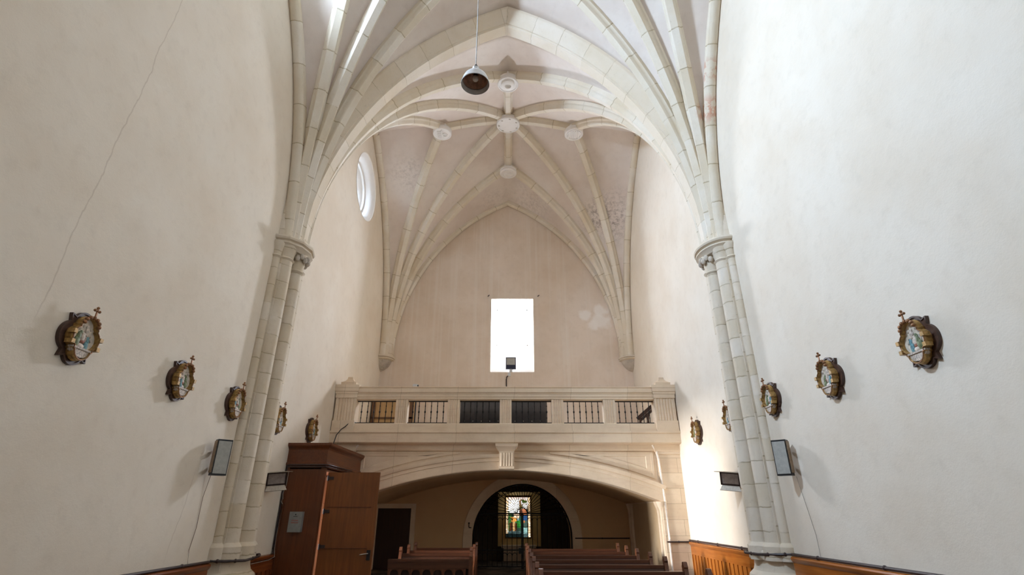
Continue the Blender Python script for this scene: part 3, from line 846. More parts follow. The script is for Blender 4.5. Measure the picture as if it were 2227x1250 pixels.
POSTS = [-2.73, -1.365, .005, 1.37, 2.735]
for x in POSTS:
    p_ = MB().prism(fluted(x - .155, x + .155, YR - .125, YR + .12, 4), lambda a, c, d: (a, c, d), 3.70, 4.33).build('post', M['ash2'], bl, smooth=False)
for sx in (-1, 1):
    x0, x1 = (3.93, 4.46) if sx > 0 else (-4.46, -3.93)
    p_ = MB().prism(fluted(x0, x1, YR - .17, YR + .2, 6), lambda a, c, d: (a, c, d), 3.78, 4.36).build('end_pier', M['ash2'], bl, smooth=False)
    b = MB(); b.box(x0 - .02, x1 + .02, YR - .19, YR + .22, 3.52, 3.78); b.build('pier_base', M['ash2'], p_, smooth=False)
    b = MB(); rings = []
    for d, z in ((.0, 4.36), (.015, 4.37), (.015, 4.46), (.03, 4.48), (.03, 4.52), (.05, 4.54), (.05, 4.62), (.06, 4.64), (.06, 4.71), (.0, 4.71)):
        rings.append([(x0 - d, YR - .17 - d, z), (x1 + d, YR - .17 - d, z), (x1 + d, YR + .2, z), (x0 - d, YR + .2, z)])
    b.loft(rings); b.build('pier_cap', M['ash2'], p_, smooth=False)
    xc = (x0 + x1) / 2 + .01; b = MB(); rings = []
    for d, z in ((.20, 4.71), (.20, 4.79), (.17, 4.80), (.11, 4.84), (.075, 4.89), (.062, 4.95), (.055, 4.95)):
        rings.append([(xc - d, YR - d * .8, z), (xc + d, YR - d * .8, z), (xc + d, YR + d * .8, z), (xc - d, YR + d * .8, z)])
    b.loft(rings); b.build('finial', M['ash'], p_, smooth=False)
# iron railings, six panels
edges = [-3.93] + [v for x in POSTS for v in (x - .155, x + .155)] + [3.93]
r0 = None
names = ['leftmost, in front of the tan cupboard', 'second from the left, beside the slim stand', 'left of the centre post, before the dark cabinet',
         'right of the centre post, before the dark cabinet', 'second from the right, with only bare wall behind', 'rightmost, before the sloping handrail']
for k in range(6):
    a, c = edges[2 * k], edges[2 * k + 1]; xc = (a + c) / 2; hw = (c - a) / 2
    if r0 is None:
        r0 = thing('iron_railing', 'x', 'railing', (0, 0, 0), 'iron railings of the gallery')
        hw0 = hw
        b = MB(); b.box(-hw, hw, -.012, .012, .0, .03); b.build('bottom_bar', M['black'], r0)
        b = MB(); b.box(-hw, hw, -.012, .012, .565, .59); b.build('top_bar', M['black'], r0)
        for q in range(6):
            x = -hw + 2 * hw * (q + .5) / 6 * .92 + hw * .08
            b = MB().lathe([(.010, .02), (.010, .13), (.015, .14), (.015, .155), (.010, .165), (.011, .27), (.022, .295), (.022, .31), (.011, .335), (.010, .44), (.015, .45), (.015, .465), (.010, .475), (.010, .57)], (x, 0, 0), 8)
            b.build('baluster', M['black'], r0)
        o = r0
    else: o = copy_tree(r0)
    o.location = (xc, YR + .02, 3.73); o.scale = (hw / hw0, 1, 1)
    o['label'] = 'black iron baluster panel in the parapet, ' + names[k]
# things on and behind the parapet
b = thing('sensor_box', 'small grey white plastic box standing on the gallery rail', 'box', (-2.43, YR, 4.665))
MB().box(-2.5, -2.38, YR - .02, YR + .06, 4.665, 4.77).build('housing', M['whitep'], b)
MB().box(-2.38, -2.35, YR - .01, YR + .05, 4.68, 4.75).build('clip', M['blackp'], b)
MB().box(-2.515, -2.5, YR - .01, YR + .05, 4.665, 4.71).build('clip', M['blackp'], b)
c = thing('dark_cabinet', 'large black brown cabinet standing behind the middle of the parapet', 'cabinet', (-.06, 14.9, 3.5))
MB().box(-1.28, 1.14, 14.6, 15.2, 3.5, 4.74).build('body', M['cab'], c)
MB().box(-1.31, 1.17, 14.57, 15.23, 4.74, 4.79).build('lid', M['cab'], c)
for k in range(6):
    x = -1.2 + k * .39; MB().box(x, x + .33, 14.585, 14.6, 3.6, 4.42).build('panel', M['cab'], c)
for k in range(10):
    x = -1.15 + k * .235; MB().sphere((x, 14.58, 3.93), .014).build('knob', M['steel'], c)
c = thing('wooden_cupboard', 'tan panelled wooden cupboard against the end wall, left on the gallery', 'cupboard', (-3.75, 17.5, 3.5))
MB().box(-4.42, -3.12, 17.2, 17.85, 3.5, 5.15).build('body', M['tan'], c)
for x0, x1, z0, z1 in ((-4.45, -4.34, 3.5, 5.2), (-3.2, -3.09, 3.5, 5.2), (-4.45, -3.09, 4.42, 4.47), (-4.45, -3.09, 5.1, 5.2)):
    MB().box(x0, x1, 17.15, 17.22, z0, z1).build('frame', M['tanf'], c)
c = thing('slim_stand', 'slim black stand behind the second parapet opening from the left', 'stand', (-2.62, 15.0, 3.5))
MB().tube([(-2.62, 15, 3.5), (-2.62, 15, 4.85)], .02, 8).build('pole', M['blackp'], c)
MB().lathe([(.18, 3.5), (.18, 3.52), (.03, 3.55)], (-2.62, 15, 0), 16).build('foot', M['blackp'], c)
c = thing('sloping_handrail', 'dark wooden sloping handrail behind the rightmost parapet opening', 'handrail', (4.15, 15.5, 3.5))
MB().obox((4.2, 15.5, 4.38), (.29, 0, .23), (0, .04, 0), (-.03, 0, .04)).build('rail', M['darkdoor'], c)
MB().obox((4.22, 15.5, 4.28), (.24, 0, .19), (0, .025, 0), (-.02, 0, .03)).build('under_rail', M['darkdoor'], c)
for x, z in ((3.99, 4.17), (4.22, 4.30)):
    MB().lathe([(.05, 3.5), (.05, 3.7), (.03, 3.75), (.055, 3.95), (.03, 4.1), (.06, z)], (x, 15.5, 0), 12).build('baluster', M['darkdoor'], c)
# cable from the gallery to the porch
b = MB(); b.tube([(-3.88, YR - .05, 3.73), (-3.93, YR - .16, 3.745), (-4.05, YR - .18, 3.70), (-4.12, YR - .2, 3.62), (-4.2, YG - .32, 3.55), (-4.29, YG - .36, 3.4), (-4.32, YG - .4, 3.2), (-4.37, YG - .45, 2.98), (-4.37, YG - .5, 2.9)], .012, 6)
tag(b.build('black_cable', M['blackp']), 'black cable hanging from the parapet down to the wooden porch', 'cable')
# floodlight on the window sill
f = thing('led_floodlight', 'dark blue flat floodlight on the sill of the bright end window', 'floodlight', (.14, YB - .05, 6.2))
MB().box(-.03, .33, YB - .06, YB + .02, 6.27, 6.70).build('housing', M['navy'], f)
MB().box(.0, .30, YB - .068, YB - .055, 6.42, 6.67).build('lens', M['grille'], f)
MB().box(.1, .2, YB - .04, YB, 6.17, 6.27).build('bracket', M['whitep'], f)
jb = thing('junction_box', 'small white junction box with dark cable just below the end window', 'junction box', (.08, YB, 6.05))
MB().box(.04, .14, YB - .06, YB, 6.02, 6.14).build('box', M['whitep'], jb)
MB().tube([(.05, YB - .03, 6.03), (.0, YB - .03, 5.98), (-.01, YB - .03, 5.9), (.0, YB - .03, 5.62), (.0, YB - .03, 5.4)], .02, 6).build('cable', M['pvc'], jb)
for x in (-.72, 1.16):
    b = MB(); b.tube([(x, YB + .02, 9.1), (x + .02, YB - .07, 9.08), (x + .06, YB - .09, 9.11)], .018, 6)
    tag(b.build('wall_hook', M['pvc']), 'rusty hook in the wall above the end window, ' + ('left' if x < 0 else 'right') + ' corner', 'hook', 'hooks above the end window')

# dark door under the gallery
d = thing('door_1', 'dark brown plank door under the gallery, left of the gate', None, (-3.55, YB, 0), kind='structure')
MB().box(-4.08, -3.02, YB - .05, YB, 0, 1.72).build('leaf', M['darkdoor'], d)
b = MB(); b.box(-4.22, -4.08, YB - .1, YB, 0, 1.86); b.box(-3.02, -2.88, YB - .1, YB, 0, 1.86); b.box(-4.08, -3.02, YB - .1, YB, 1.72, 1.86)
b.build('door_frame', M['ash2'], d, smooth=False)

# ------------------------------------------------------------------ porch and its door leaf
PX, PY = -3.70, 11.2
po = thing('wooden_porch', 'red brown wooden draught porch built against the left wall', 'porch', (-4.1, 12.4, 0))
b = MB(); b.box(-4.5, PX, PY, PY + .05, 0, 2.5); b.build('front_panel', M['porch'], po)
DY0, DY1 = 11.32, 12.72
b = MB(); b.box(PX - .05, PX, PY + .05, DY0 - .04, 0, 2.5); b.box(PX - .05, PX, DY1, YG - .02, 0, 2.5); b.box(PX - .05, PX, DY0 - .04, DY1, 2.38, 2.5); b.build('side_panel', M['porch'], po)
b = MB(); b.box(-4.5, PX, PY, YG - .02, 2.42, 2.48); b.build('ceiling_board', M['porch'], po)
cor = [(0, 2.44), (.02, 2.45), (.02, 2.48), (.045, 2.5), (.045, 2.54), (.02, 2.56), (.02, 2.80), (.04, 2.83), (.09, 2.87), (.10, 2.89), (.10, 2.93), (0, 2.93)]
b = MB(); rings = []
for d_, z in cor: rings.append([(-4.5, PY - d_, z), (PX + d_, PY - d_, z), (PX + d_, YG - .03, z), (-4.5, YG - .03, z)])
b.loft(rings); b.build('cornice', M['porchx'], po, smooth=False)
b = MB()
for (x0, x1) in ((-4.48, -4.42), (PX - .07, PX + .015)): b.box(x0, x1, PY - .02, PY, 0, 2.46)
b.box(PX, PX + .02, PY - .0, DY0 - .05, 0, 2.46)
b.build('corner_strip', M['porch'], po)
lf = thing('door_leaf', 'open brown wooden door leaf swung out from the porch', 'door', (PX + .06, 11.36, 0))
MB().box(PX + .035, -2.59, 11.35, 11.395, .01, 2.365).build('panel', M['leaf'], lf)
b = MB(); 
for z in (1.7, .95): b.box(PX + .1, -2.7, 11.338, 11.352, z - .006, z + .006)
b.build('groove_strip', M['porch'], lf)
for z in (2.25, 1.62, .98, .3):
    b = MB(); b.tube([(PX + .05, 11.33, z - .05), (PX + .05, 11.33, z + .05)], .02, 8); b.box(PX + .05, PX + .16, 11.34, 11.352, z - .03, z + .03); b.build('hinge', M['pvc'], lf)
hd = MB(); hd.box(-2.70, -2.63, 11.335, 11.352, .74, .92); hd = hd.build('lock_plate', M['blackp'], lf)
MB().tube([(-2.665, 11.34, .86), (-2.665, 11.29, .86), (-2.72, 11.285, .855), (-2.82, 11.29, .84)], .012, 8).build('lever', M['steel'], hd)
# alms box
ab = thing('alms_box', 'grey metal alms box with red lettering on the porch front', 'alms box', (-4.1, PY, 1.42))
MB().box(-4.24, -3.985, PY - .10, PY, 1.245, 1.615).build('case', M['grey'], ab)
MB().box(-4.215, -4.01, PY - .108, PY - .1, 1.27, 1.59).build('lid', M['grey'], ab)
MB().box(-4.155, -4.075, PY - .112, PY - .106, 1.525, 1.533).build('slot', M['blackp'], ab)
MB().lathe([(.012, PY - .113), (.012, PY - .1)], (-4.113, 0, 1.562), 12, ax='y').build('lock', M['blackp'], ab)
for txt, z, wd in (('LIMOSNA', 1.445, .13), ('PARROQUIA', 1.405, .14)):
    cu = bpy.data.curves.new('lettering', 'FONT'); cu.body = txt; cu.size = .034; cu.align_x = 'CENTER'; cu.extrude = .001
    to = bpy.data.objects.new('tmp', cu); COL.objects.link(to); bpy.context.view_layer.update()
    me = bpy.data.meshes.new_from_object(to.evaluated_get(bpy.context.evaluated_depsgraph_get()))
    bpy.data.objects.remove(to)
    xs = [v.co.x for v in me.vertices]; k = wd / (max(xs) - min(xs))
    for v in me.vertices:
        x, y, z_ = v.co; v.co = (-4.115 + x * k, PY - .1095 - z_, z + y)
    me.name = 'lettering'; me.materials.append(M['red'])
    o = bpy.data.objects.new('lettering', me); COL.objects.link(o); o.parent = ab; o.location = -ab.location
    o['label'] = 'red capital lettering'
# porch conduits
b = MB(); b.tube([(-4.47, PY - .04, 2.5), (PX + .05, PY - .06, 2.5), (PX + .07, PY - .02, 2.5), (PX + .07, 12.9, 2.5)], .014, 6); b.tube([(-4.47, PY - .04, 2.46), (PX + .04, PY - .05, 2.46), (PX + .06, PY - .02, 2.46), (PX + .06, 12.9, 2.46)], .012, 6)
tag(b.build('cornice_conduit', M['pvc']), 'pair of thin dark conduits running under the porch cornice', 'conduit')
b = MB(); b.tube([(-4.47, PY - .04, 2.5), (-4.475, PY - .04, .97), (-4.47, PY - .04, .90), (-4.44, PY - .1, .86)], .018, 8)
tag(b.build('corner_conduit', M['pvc']), 'dark vertical conduit in the corner between porch and left wall', 'conduit')
b = MB(); b.tube([(-4.42, PY - .03, 2.36), (-4.43, PY - .03, 2.1), (-4.46, PY - .05, 1.95), (-4.44, PY - .06, 1.85), (-4.46, PY - .06, 1.8), (-4.43, PY - .05, 1.75), (-4.45, PY - .05, 1.2), (-4.44, PY - .06, .95), (-4.40, PY - .1, .82), (-4.42, 10.9, .78), (-4.43, 10.2, .77)], .007, 6)
tag(b.build('loose_wire', M['wire']), 'thin pale wire dangling along the porch corner', 'wire')

# ------------------------------------------------------------------ wainscot, conduits
def wainscot(sx, y0, y1, h, mz, my, label, pitch=.2):
    o = thing('wainscot', label, 'wainscot', (sx * W, (y0 + y1) / 2, 0))
    def bx(a, c, ya, yb, za, zb):
        return MB().box(min(sx * a, sx * c), max(sx * a, sx * c), ya, yb, za, zb)
    bx(W, W - .03, y0, y1, 0, h - .1).build('backing', mz, o)
    MB().prism([(W, h - .09), (W - .05, h - .09), (W - .065, h - .075), (W - .08, h - .05), (W - .085, h - .03), (W - .075, h - .01), (W - .05, h), (W, h)], lambda a, c, d: (sx * a, d, c), y0, y1).build('cap_rail', my, o)
    bx(W - .03, W - .05, y0, y1, h - .27, h - .09).build('top_rail', my, o)
    bx(W - .03, W - .055, y0, y1, 0, .18).build('skirting', my, o)
    n = max(1, round((y1 - y0) / pitch)); st = (y1 - y0) / n
    for k in range(n + 1):
        y = y0 + k * st; bx(W - .03, W - .05, max(y0, y - .035), min(y1, y + .035), .18, h - .27).build('stile', mz, o)
wainscot(1, YT + .62, YG - .1, .96, M['honey'], M['honeyy'], 'honey oak wall panelling between right pilaster and gallery')
wainscot(1, 3.2, YT - .62, .985, M['honey'], M['honeyy'], 'honey oak wall panelling at the lower right corner')
wainscot(-1, YT + .62, PY - .02, .87, M['oaklz'], M['oakl'], 'dark oak wall panelling between left pilaster and porch')
wainscot(-1, 3.2, YT - .62, .89, M['oaklz'], M['oakl'], 'dark oak wall panelling at the lower left edge')
def cond(name, label, pts, r=.02, mat='pvc', clips=True):
    o = thing(name, label, 'conduit', pts[0])
    MB().tube(pts, r, 8).build('pipe', M[mat], o)
    if clips:
        for i in range(0, len(pts) - 1):
            a, c = Vector(pts[i]), Vector(pts[i + 1]); n = max(1, int((c - a).length / 1.2))
            for k in range(n):
                q = a.lerp(c, (k + .5) / n); MB().sphere(q, r * 1.5, 8, 6).build('clip', M[mat], o)
cond('wall_conduit', 'dark conduit lying above the right panelling nearest the camera', [(4.46, 3.2, 1.01), (4.46, YT - .62, 1.01)])
cond('wall_conduit', 'dark conduit bending around the base of the right pilaster', [(4.46, YT - .60, 1.01), (4.30, YT - .5, 1.0), (4.10, YT - .22, .985), (4.08, YT + .2, .985), (4.2, YT + .5, .98), (4.46, YT + .62, .99)])
cond('wall_conduit', 'dark conduit above the right panelling beside the gallery pier', [(4.46, YT + .66, .99), (4.46, YG - .05, .985)])
cond('wall_conduit', 'dark conduit crossing the right gallery pier', [(4.48, YG - .04, .95), (3.92, YG - .05, .95)], .018)
cond('wall_conduit', 'dark conduit on the tan wall right of the gate', [(AX + AR + .05, YB - .04, .86), (3.88, YB - .04, .86)], .018)
cond('wall_conduit', 'dark conduit lying above the left panelling nearest the camera', [(-4.46, 3.2, .91), (-4.46, YT - .62, .91)])
cond('wall_conduit', 'dark conduit bending around the base of the left pilaster', [(-4.46, YT - .6, .92), (-4.28, YT - .5, .91), (-4.10, YT - .2, .90), (-4.07, YT + .2, .93), (-4.2, YT + .5, .94), (-4.46, YT + .64, .9)])
cond('cable_drop', 'thin dark cable running down beside the right pilaster', [(4.47, YT + .66, 2.1), (4.46, YT + .62, 1.7), (4.47, YT + .64, 1.3), (4.46, YT + .66, 1.0)], .013)
cond('cable_drop', 'thin dark cable running down beside the left pilaster', [(-4.47, YT + .68, 1.7), (-4.46, YT + .64, 1.45), (-4.47, YT + .66, 1.2), (-4.46, YT + .66, .9)], .013)
b = MB(); b.tube([(-4.46, 8.36, 2.15), (-4.49, 8.32, 1.8), (-4.49, 8.33, 1.4), (-4.49, 8.27, 1.1), (-4.48, 8.3, .9)], .0035, 5)
tag(b.build('speaker_wire', M['tanf']), 'thin brown wire dropping from the left wall speaker', 'wire')
b = MB(); b.tube([(4.49, 8.3, 2.1), (4.49, 8.2, 1.7), (4.49, 8.1, 1.3), (4.49, 8.1, 1.03)], .003, 5)
tag(b.build('speaker_wire', M['wire']), 'thin pale wire dropping from the right wall speaker', 'wire')

# ------------------------------------------------------------------ column speakers
def speaker(sx, label):
    o = thing('column_speaker', label, 'speaker', (0, 0, 0), 'column speakers on the nave walls')
    MB().box(-.105, .105, -.07, .07, -.26, .26).build('case', M['blackp'], o)
    MB().box(-.092, .092, -.078, -.068, -.235, .235).build('grille', M['grille'], o)
    MB().box(*((-.118, -.104) if sx < 0 else (.104, .118)), -.06, .06, -.22, .24).build('side_panel', M['bracket'], o)
    for z in (-.12, .12): MB().box(-.03, .03, .06, .2, z - .02, z + .02).build('wall_bracket', M['blackp'], o)
    o.location = (sx * 4.31, 8.25, 2.37); o.rotation_euler = (0, 0, R(43) * (-sx))
speaker(-1, 'black framed column speaker on the left wall before the pilaster')
speaker(1, 'black framed column speaker on the right wall before the pilaster')

# halogen floodlights
def halogen(sx, label):
    o = thing('halogen_floodlight', label, 'floodlight', (0, 0, 0), 'floodlights behind the pilasters')
    MB().loft([[(-.12, .12, -.08), (.12, .12, -.08), (.12, .12, .08), (-.12, .12, .08)], [(-.17, -.02, -.12), (.17, -.02, -.12), (.17, -.02, .12), (-.17, -.02, .12)]]).build('housing', M['blackp'], o)
    b = MB(); b.box(-.17, .17, -.04, -.02, .10, .125); b.box(-.17, .17, -.04, -.02, -.125, -.10); b.box(-.175, -.15, -.04, -.02, -.125, .125); b.box(.15, .175, -.04, -.02, -.125, .125)
    b.build('bezel', M['pvc'], o)
    MB().box(-.152, .152, -.03, -.022, -.1, .1).build('lens', M['halo'], o)
    MB().loft([[(-.17, -.03, .12), (.17, -.03, .12), (.17, -.02, .13), (-.17, -.02, .13)], [(-.25, -.17, .17), (.25, -.17, .17), (.25, -.17, .18), (-.25, -.17, .18)]]).build('top_flap', M['alu'], o)
    MB().loft([[(-.15, -.03, -.125), (.15, -.03, -.125), (.15, -.02, -.135), (-.15, -.02, -.135)], [(-.19, -.10, -.20), (.19, -.10, -.20), (.19, -.095, -.21), (-.19, -.095, -.21)]]).build('lower_flap', M['alu'], o)
    MB().box(-.02, .02, .08, .25, -.03, .03).build('bracket', M['pvc'], o)
    o.location = (sx * 4.33, 10.42, 2.20); o.rotation_euler = (R(24), R(6) * sx, R(-30) * sx)
halogen(-1, 'halogen floodlight with metal flaps between left pilaster and porch')
halogen(1, 'halogen floodlight with metal flaps on the right wall behind the pilaster')

# ------------------------------------------------------------------ stations of the cross
def outline(w, h, k=1.0, pts=False, n=160):
    """quatrefoil: side, top and bottom lobes with small points at the joins"""
    ra = .66 * w; rt = .45 * h; ca = w - ra; ct = h - rt; out = []
    def hit(c, r, cf): return c * cf + math.sqrt(max(0, r * r - c * c * (1 - cf * cf))) if r * r > c * c * (1 - cf * cf) else 0
    def both(f): return hit(ca, ra, abs(math.cos(f))), hit(ct, rt, abs(math.sin(f)))
    ja = next(PI / 2 * i / 400 for i in range(401) if both(PI / 2 * i / 400)[1] > both(PI / 2 * i / 400)[0])
    for i in range(n):
        f = 2 * PI * i / n; q = abs((f + PI / 2) % PI - PI / 2)
        r = max(both(f)); e = abs(q - ja); wd_ = .15 if pts else .11
        if e < wd_: r += (.34 if pts else .16) * w * (1 - e / wd_)
        out.append((k * r * math.cos(f), k * r * math.sin(f)))
    return out
def pr(b, poly, d0, d1): return b.prism(poly, lambda a, c, d: (a, -d, c), d0, d1)
st = thing('station_medallion', 'x', 'wall medallion', (0, 0, 0), 'stations of the cross')
pr(MB(), outline(.255, .285, 1, True), 0, .03).build('backboard', M['board'], st, ang=40)
b = MB(); A = outline(.255, .285, 1.0, True); B = outline(.255, .285, .93, True)
b.loft([[(a, -.028, c) for a, c in A], [(a, -.04, c) for a, c in A], [(a, -.04, c) for a, c in B], [(a, -.028, c) for a, c in B]], caps=False); b.build('board_edge', M['board'], st)
b = MB(); prof = [(1.0, .03), (1.03, .05), (.98, .07), (1.0, .085), (1.0, .105), (.97, .12), (.93, .115), (.91, .095), (.89, .07), (.89, .055)]
b.loft([[(a, -d, c) for a, c in outline(.18, .238, k)] for k, d in prof], caps=False); fr = b.build('gilt_frame', M['gold'], st, ang=40)
b = MB(); b.loft([[(a, -d, c) for a, c in outline(.18, .238, k)] for k, d in ((.985, .11), (.98, .124), (.945, .124), (.94, .11))], caps=False); b.build('rim', M['goldd'], fr)
for x, z in ((-.18, .03), (.18, .03), (-.172, -.075), (.172, -.075)):
    MB().box(x - .022, x + .022, -.138, -.06, z - .022, z + .022).build('clasp', M['gold'], fr)
pr(MB(), outline(.18, .238, .90), .03, .072).build('relief_panel', M['relief'], st)
def fig(pts, mat, name):
    b = MB()
    for (x, z, r, sx_, sz_) in pts: b.sphere((x, -.076, z), r, 10, 8, (sx_, .55, sz_))
    b.build(name, mat, st)
rn = random.Random(11); b = MB()
for k in range(34):
    x, z = rn.gauss(0, .055), rn.gauss(.0, .065)
    if abs(x) < .13 and -.11 < z < .13: b.sphere((x, -.074, z), rn.uniform(.008, .018), 7, 5, (rn.uniform(.6, 1.2), .6, rn.uniform(.8, 2.2)))
b.build('carved_figures', M['cart'], st)
fig([(-.065, .01, .035, .8, 1.5), (-.075, -.05, .04, 1, 1.5), (-.045, .06, .02, 1, 1)], M['fig_green'], 'kneeling_figure')
fig([(.06, -.01, .03, .8, 1.6), (.055, -.07, .035, .9, 1.7)], M['fig_blue'], 'robed_figure')
fig([(.005, .0, .025, .8, 1.6), (.0, -.03, .03, 1.1, 1)], M['fig_red'], 'red_robed_figure')
fig([(.02, .085, .03, .8, 1.5), (.0, .05, .022, 2.0, .6), (.045, .05, .02, 1.4, 1), (.015, .128, .02, 1, 1.1), (-.005, -.0, .03, .9, 2.2), (-.01, -.085, .035, 1.6, .8)], M['fig_white'], 'white_figure')
b = MB(); pr(b, [(-.125, -.115), (.125, -.115), (.12, -.14), (.09, -.175), (.05, -.2), (0, -.207), (-.05, -.2), (-.09, -.175), (-.12, -.14)], .05, .105)
b.box(-.135, .135, -.115, -.06, -.125, -.105); b.build('cartouche', M['cart'], st)
b = MB()
for k in range(7):
    t = PI * (k / 6) ; b.sphere((.10 * math.cos(t), -.125, .155 + .075 * math.sin(t)), .022, 8, 6)
b.build('rosettes', M['goldd'], fr)
b = MB(); b.box(-.007, .007, -.137, -.123, .23, .335); b.box(-.03, .03, -.137, -.123, .305, .319)
for x, z in ((-.032, .312), (.032, .312), (0, .345)): b.sphere((x, -.13, z), .016, 8, 6)
b.sphere((0, -.132, .312), .016, 8, 6); b.build('cross', M['goldd'], fr)
first = True
LY = [5.22, 7.05, 8.6, 10.33, 12.15]; ZL = [3.29, 3.275, 3.26, 3.27, 3.33]
RY = [5.2, 6.84, 8.52, 10.25, 12.2]; ZR_ = [3.26, 3.27, 3.32, 3.3, 3.3]
ord_l = ['largest and nearest to the left picture edge', 'second from the left picture edge', 'just before the left pilaster', 'half hidden behind the left pilaster', 'above the wooden porch']
ord_r = ['largest and nearest to the right picture edge', 'second from the right picture edge', 'just before the right pilaster', 'half hidden behind the right pilaster', 'beside the gallery in bright light']
for sx, ys, zs, od in ((-1, LY, ZL, ord_l), (1, RY, ZR_, ord_r)):
    for y, z, t in zip(ys, zs, od):
        o = st if first else copy_tree(st)
        if not first:
            fl = -1 if len(t) % 2 else 1
            for ch in o.children:
                if 'figure' in ch.name:
                    ch.scale = (fl, 1, 1); ch.location = (random.uniform(-.02, .02), 0, random.uniform(-.02, .02))
        first = False
        o.location = (sx * W, y, z); o.rotation_euler = (0, 0, R(90) * (-sx))
        o['label'] = 'gilt relief medallion on the %s wall, %s' % ('left' if sx < 0 else 'right', t)

# ------------------------------------------------------------------ pendant lamp
lx, ly, lz = -.36, 5.2, 6.86
p = thing('pendant_lamp', 'white enamel dome lamp hanging on a long cord from the vault', 'pendant lamp', (lx, ly, lz))
sh = [(.190, 0), (.192, .012), (.183, .03), (.175, .07), (.155, .125), (.12, .17), (.075, .2), (.045, .21), (.045, .29), (.03, .30), (.01, .30)]
b = MB().lathe([(r, lz + h) for r, h in sh], (lx, ly, 0), 40); b.f = [f for f in b.f if len(f) == 4]; s_ = b.build('shade', M['lampw'], p)
b = MB().lathe([(r - .004, lz + h) for r, h in sh[:7]] + [(.03, lz + .195), (.005, lz + .195)], (lx, ly, 0), 40); b.f = [f for f in b.f if len(f) == 4]; b.build('reflector', M['lampi'], s_)
b = MB().lathe([(r - .007, lz + h) for r, h in sh[3:7]] + [(.03, lz + .193)], (lx, ly, 0), 40); b.f = [f for f in b.f if len(f) == 4]; b.build('upper_reflector', M['copper'], s_)
b = MB().lathe([(.171, lz + .066), (.171, lz + .074), (.165, lz + .074), (.165, lz + .066), (.171, lz + .066)], (lx, ly, 0), 40, caps=False); b.build('step_ring', M['steel'], s_)
MB().lathe([(.03, lz + .19), (.03, lz + .14), (.022, lz + .13)], (lx, ly, 0), 16).build('socket', M['blackp'], p)
MB().sphere((lx, ly, lz + .10), .042, 16, 10, (1, 1, 1.2)).build('bulb', M['bulb'], p)
MB().tube([(lx, ly, lz + .30), (lx, ly, 17.05)], .006, 6).build('cord', M['wire'], p)
MB().lathe([(.02, lz + .295), (.028, lz + .31), (.02, lz + .34), (.008, lz + .36)], (lx, ly, 0), 12).build('strain_relief', M['pvc'], p)

p.scale = (.794,) * 3; p.location = (-.263, 4.13, 5.777)

# ------------------------------------------------------------------ pews
def make_pew(x0, x1):
    o = thing('church_pew', 'x', 'pew', (0, 0, 0))
    zt = .80
    MB().obox((0, .22, .62), ((x1 - x0) / 2 - .03, 0, 0), (0, .012, -.002), (0, .03, .15)).build('backrest', M['pew'], o)
    MB().box(-(x1 - x0) / 2, (x1 - x0) / 2, .22, .30, zt - .05, zt).build('top_rail', M['pew'], o)
    MB().box(-(x1 - x0) / 2 + .03, (x1 - x0) / 2 - .03, -.2, .2, .42, .455).build('seat', M['pew'], o)
    MB().box(-(x1 - x0) / 2 + .03, (x1 - x0) / 2 - .03, .27, .42, .68, .70).build('book_shelf', M['pew'], o)
    prof = [(-.24, 0), (-.24, .40), (-.22, .46), (-.16, .5), (.0, .54), (.12, .62), (.18, .74), (.20, .84), (.19, .86), (.195, .875), (.21, .89), (.215, .91), (.23, .925), (.25, .93), (.27, .925), (.285, .91), (.29, .89), (.305, .875), (.31, .86), (.30, .84), (.31, .7), (.31, 0)]
    for sx in (-1, 1):
        xx = sx * (x1 - x0) / 2
        MB().prism(prof, lambda a, c, d: (d, a, c), xx - .03, xx + .03).build('bench_end', M['pewz'], o)
    return o
XR0, XR1 = .52, 2.71
pew = make_pew(XR0, XR1)
ys = [7.35, 8.35, 9.4, 10.4, 11.45, 12.5, 13.5]
nm = ['nearest of the rows on the right', 'second nearest row on the right', 'third nearest row on the right', 'middle row on the right', 'third row from the back on the right', 'second row from the back on the right', 'farthest row on the right, before the gate']
for k, y in enumerate(ys):
    o = pew if k == 0 else copy_tree(pew)
    o.location = ((XR0 + XR1) / 2, y, 0); tag(o, 'dark wooden pew, ' + nm[k], group='pews right of the aisle')
pewl = make_pew(-2.2, -.70)
for k, (y, t) in enumerate(((12.0, 'directly behind the arcaded kneeler, left of the aisle'), (12.95, 'middle row left of the aisle'), (13.9, 'farthest row left of the aisle, near the dark door'))):
    o = pewl if k == 0 else copy_tree(pewl)
    o.location = (-1.45, y, 0); tag(o, 'dark wooden pew, ' + t, group='pews left of the aisle')
kn = thing('kneeler_front', 'reddish wooden kneeler front with row of small arches, left of the aisle', 'kneeler', (-1.42, 11.05, 0))
MB().box(-2.2, -.62, 11.0, 11.16, .74, .78).build('book_ledge', M['pew'], kn)
MB().box(-2.2, -.66, 11.02, 11.07, .62, .74).build('top_rail', M['pew'], kn)
for k in range(8):
    x = -2.17 + k * .205; MB().box(x - .022, x + .022, 11.02, 11.07, .1, .63).build('upright', M['pewz'], kn)
for k in range(7):
    x = -2.17 + k * .205 + .1025
    b = MB(); b.prism([(x - .085, .63), (x - .085, .52), (x - .07, .57), (x - .045, .6), (x, .605), (x + .045, .6), (x + .07, .57), (x + .085, .52), (x + .085, .63)], lambda a, c, d: (a, d, c), 11.03, 11.06)
    b.build('arch_spandrel', M['pewz'], kn)
MB().box(-2.2, -.66, 11.09, 11.1, .08, .62).build('back_board', M['darkdoor'], kn)
MB().box(-2.2, -.66, 11.0, 11.12, 0, .1).build('foot_rail', M['pew'], kn)
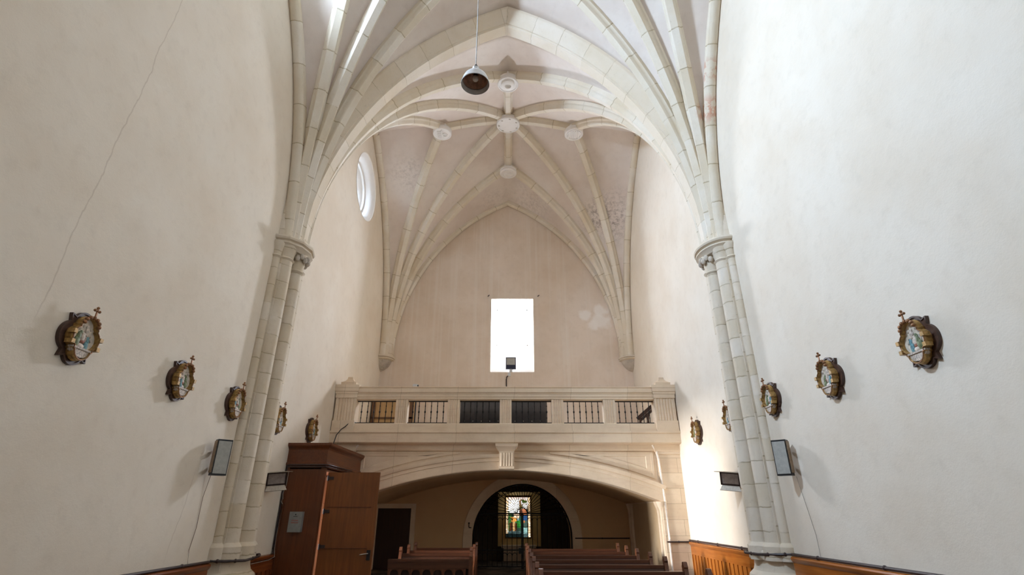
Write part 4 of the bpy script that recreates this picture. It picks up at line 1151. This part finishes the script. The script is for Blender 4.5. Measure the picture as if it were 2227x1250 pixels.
MB().box(-.66, -.60, 10.98, 11.3, 0, .83).build('end_post', M['pewz'], kn)

# ------------------------------------------------------------------ light
def area(name, loc, rot, sx, sy, power, col, shape='RECTANGLE', spread=180):
    l = bpy.data.lights.new(name, 'AREA'); l.shape = shape; l.size = sx; l.size_y = sy; l.energy = power; l.color = col; l.spread = R(spread)
    o = bpy.data.objects.new(name, l); COL.objects.link(o); o.location = loc; o.rotation_euler = rot
    return o
COOL = (.58, .765, 1.0)
P = dict(rear=980, r1=42, r4=1500, r5=330, door=3200)
area('daylight_end_window', (.2, YB + 1.06, 8.18), (R(-90), 0, 0), 1.16, 1.42, P['rear'], (.76, .85, 1.0))
for n, c, pw in (('daylight_gallery_round_window', RW[0], P['r1']), ('daylight_near_round_window', RW[1], P['r4']), ('daylight_far_round_window', RW[2], P['r5'])):
    area(n, (-W - .78, c[0], c[1]), (0, R(-46), 0), 1.0, 1.0, pw, COOL, 'DISK')
area('daylight_porch_door', (-9.0, 11.7, 1.7), (0, R(-90), R(3)), 1.0, 1.6, P['door'], (1.0, .97, .95))

wd = bpy.data.worlds.new('sky'); scn.world = wd; wd.use_nodes = True
bg = wd.node_tree.nodes['Background']; bg.inputs[0].default_value = (.82, .9, 1.0, 1); bg.inputs[1].default_value = 2.0

# ------------------------------------------------------------------ camera
cam = bpy.data.cameras.new('camera'); co = bpy.data.objects.new('camera', cam); COL.objects.link(co)
cam.sensor_fit = 'HORIZONTAL'; cam.sensor_width = 36; cam.lens = 36 * 1114 / 2227; cam.clip_start = .05
co.location = (.11, 0, 1.6)
yaw = math.atan(5.5 / 1114 * math.cos(R(23.7)))
co.rotation_euler = (R(90 + 23.7), 0, -yaw)
scn.camera = co
scn.view_settings.view_transform = 'Standard'; scn.view_settings.look = 'None'; scn.view_settings.gamma = 1
scn.view_settings.use_curve_mapping = False
scn.view_settings.exposure = .12
scn.cycles.max_bounces = 10; scn.cycles.diffuse_bounces = 8; scn.cycles.transparent_max_bounces = 8
scn.cycles.sample_clamp_indirect = 8
scn.cycles.use_denoising = True
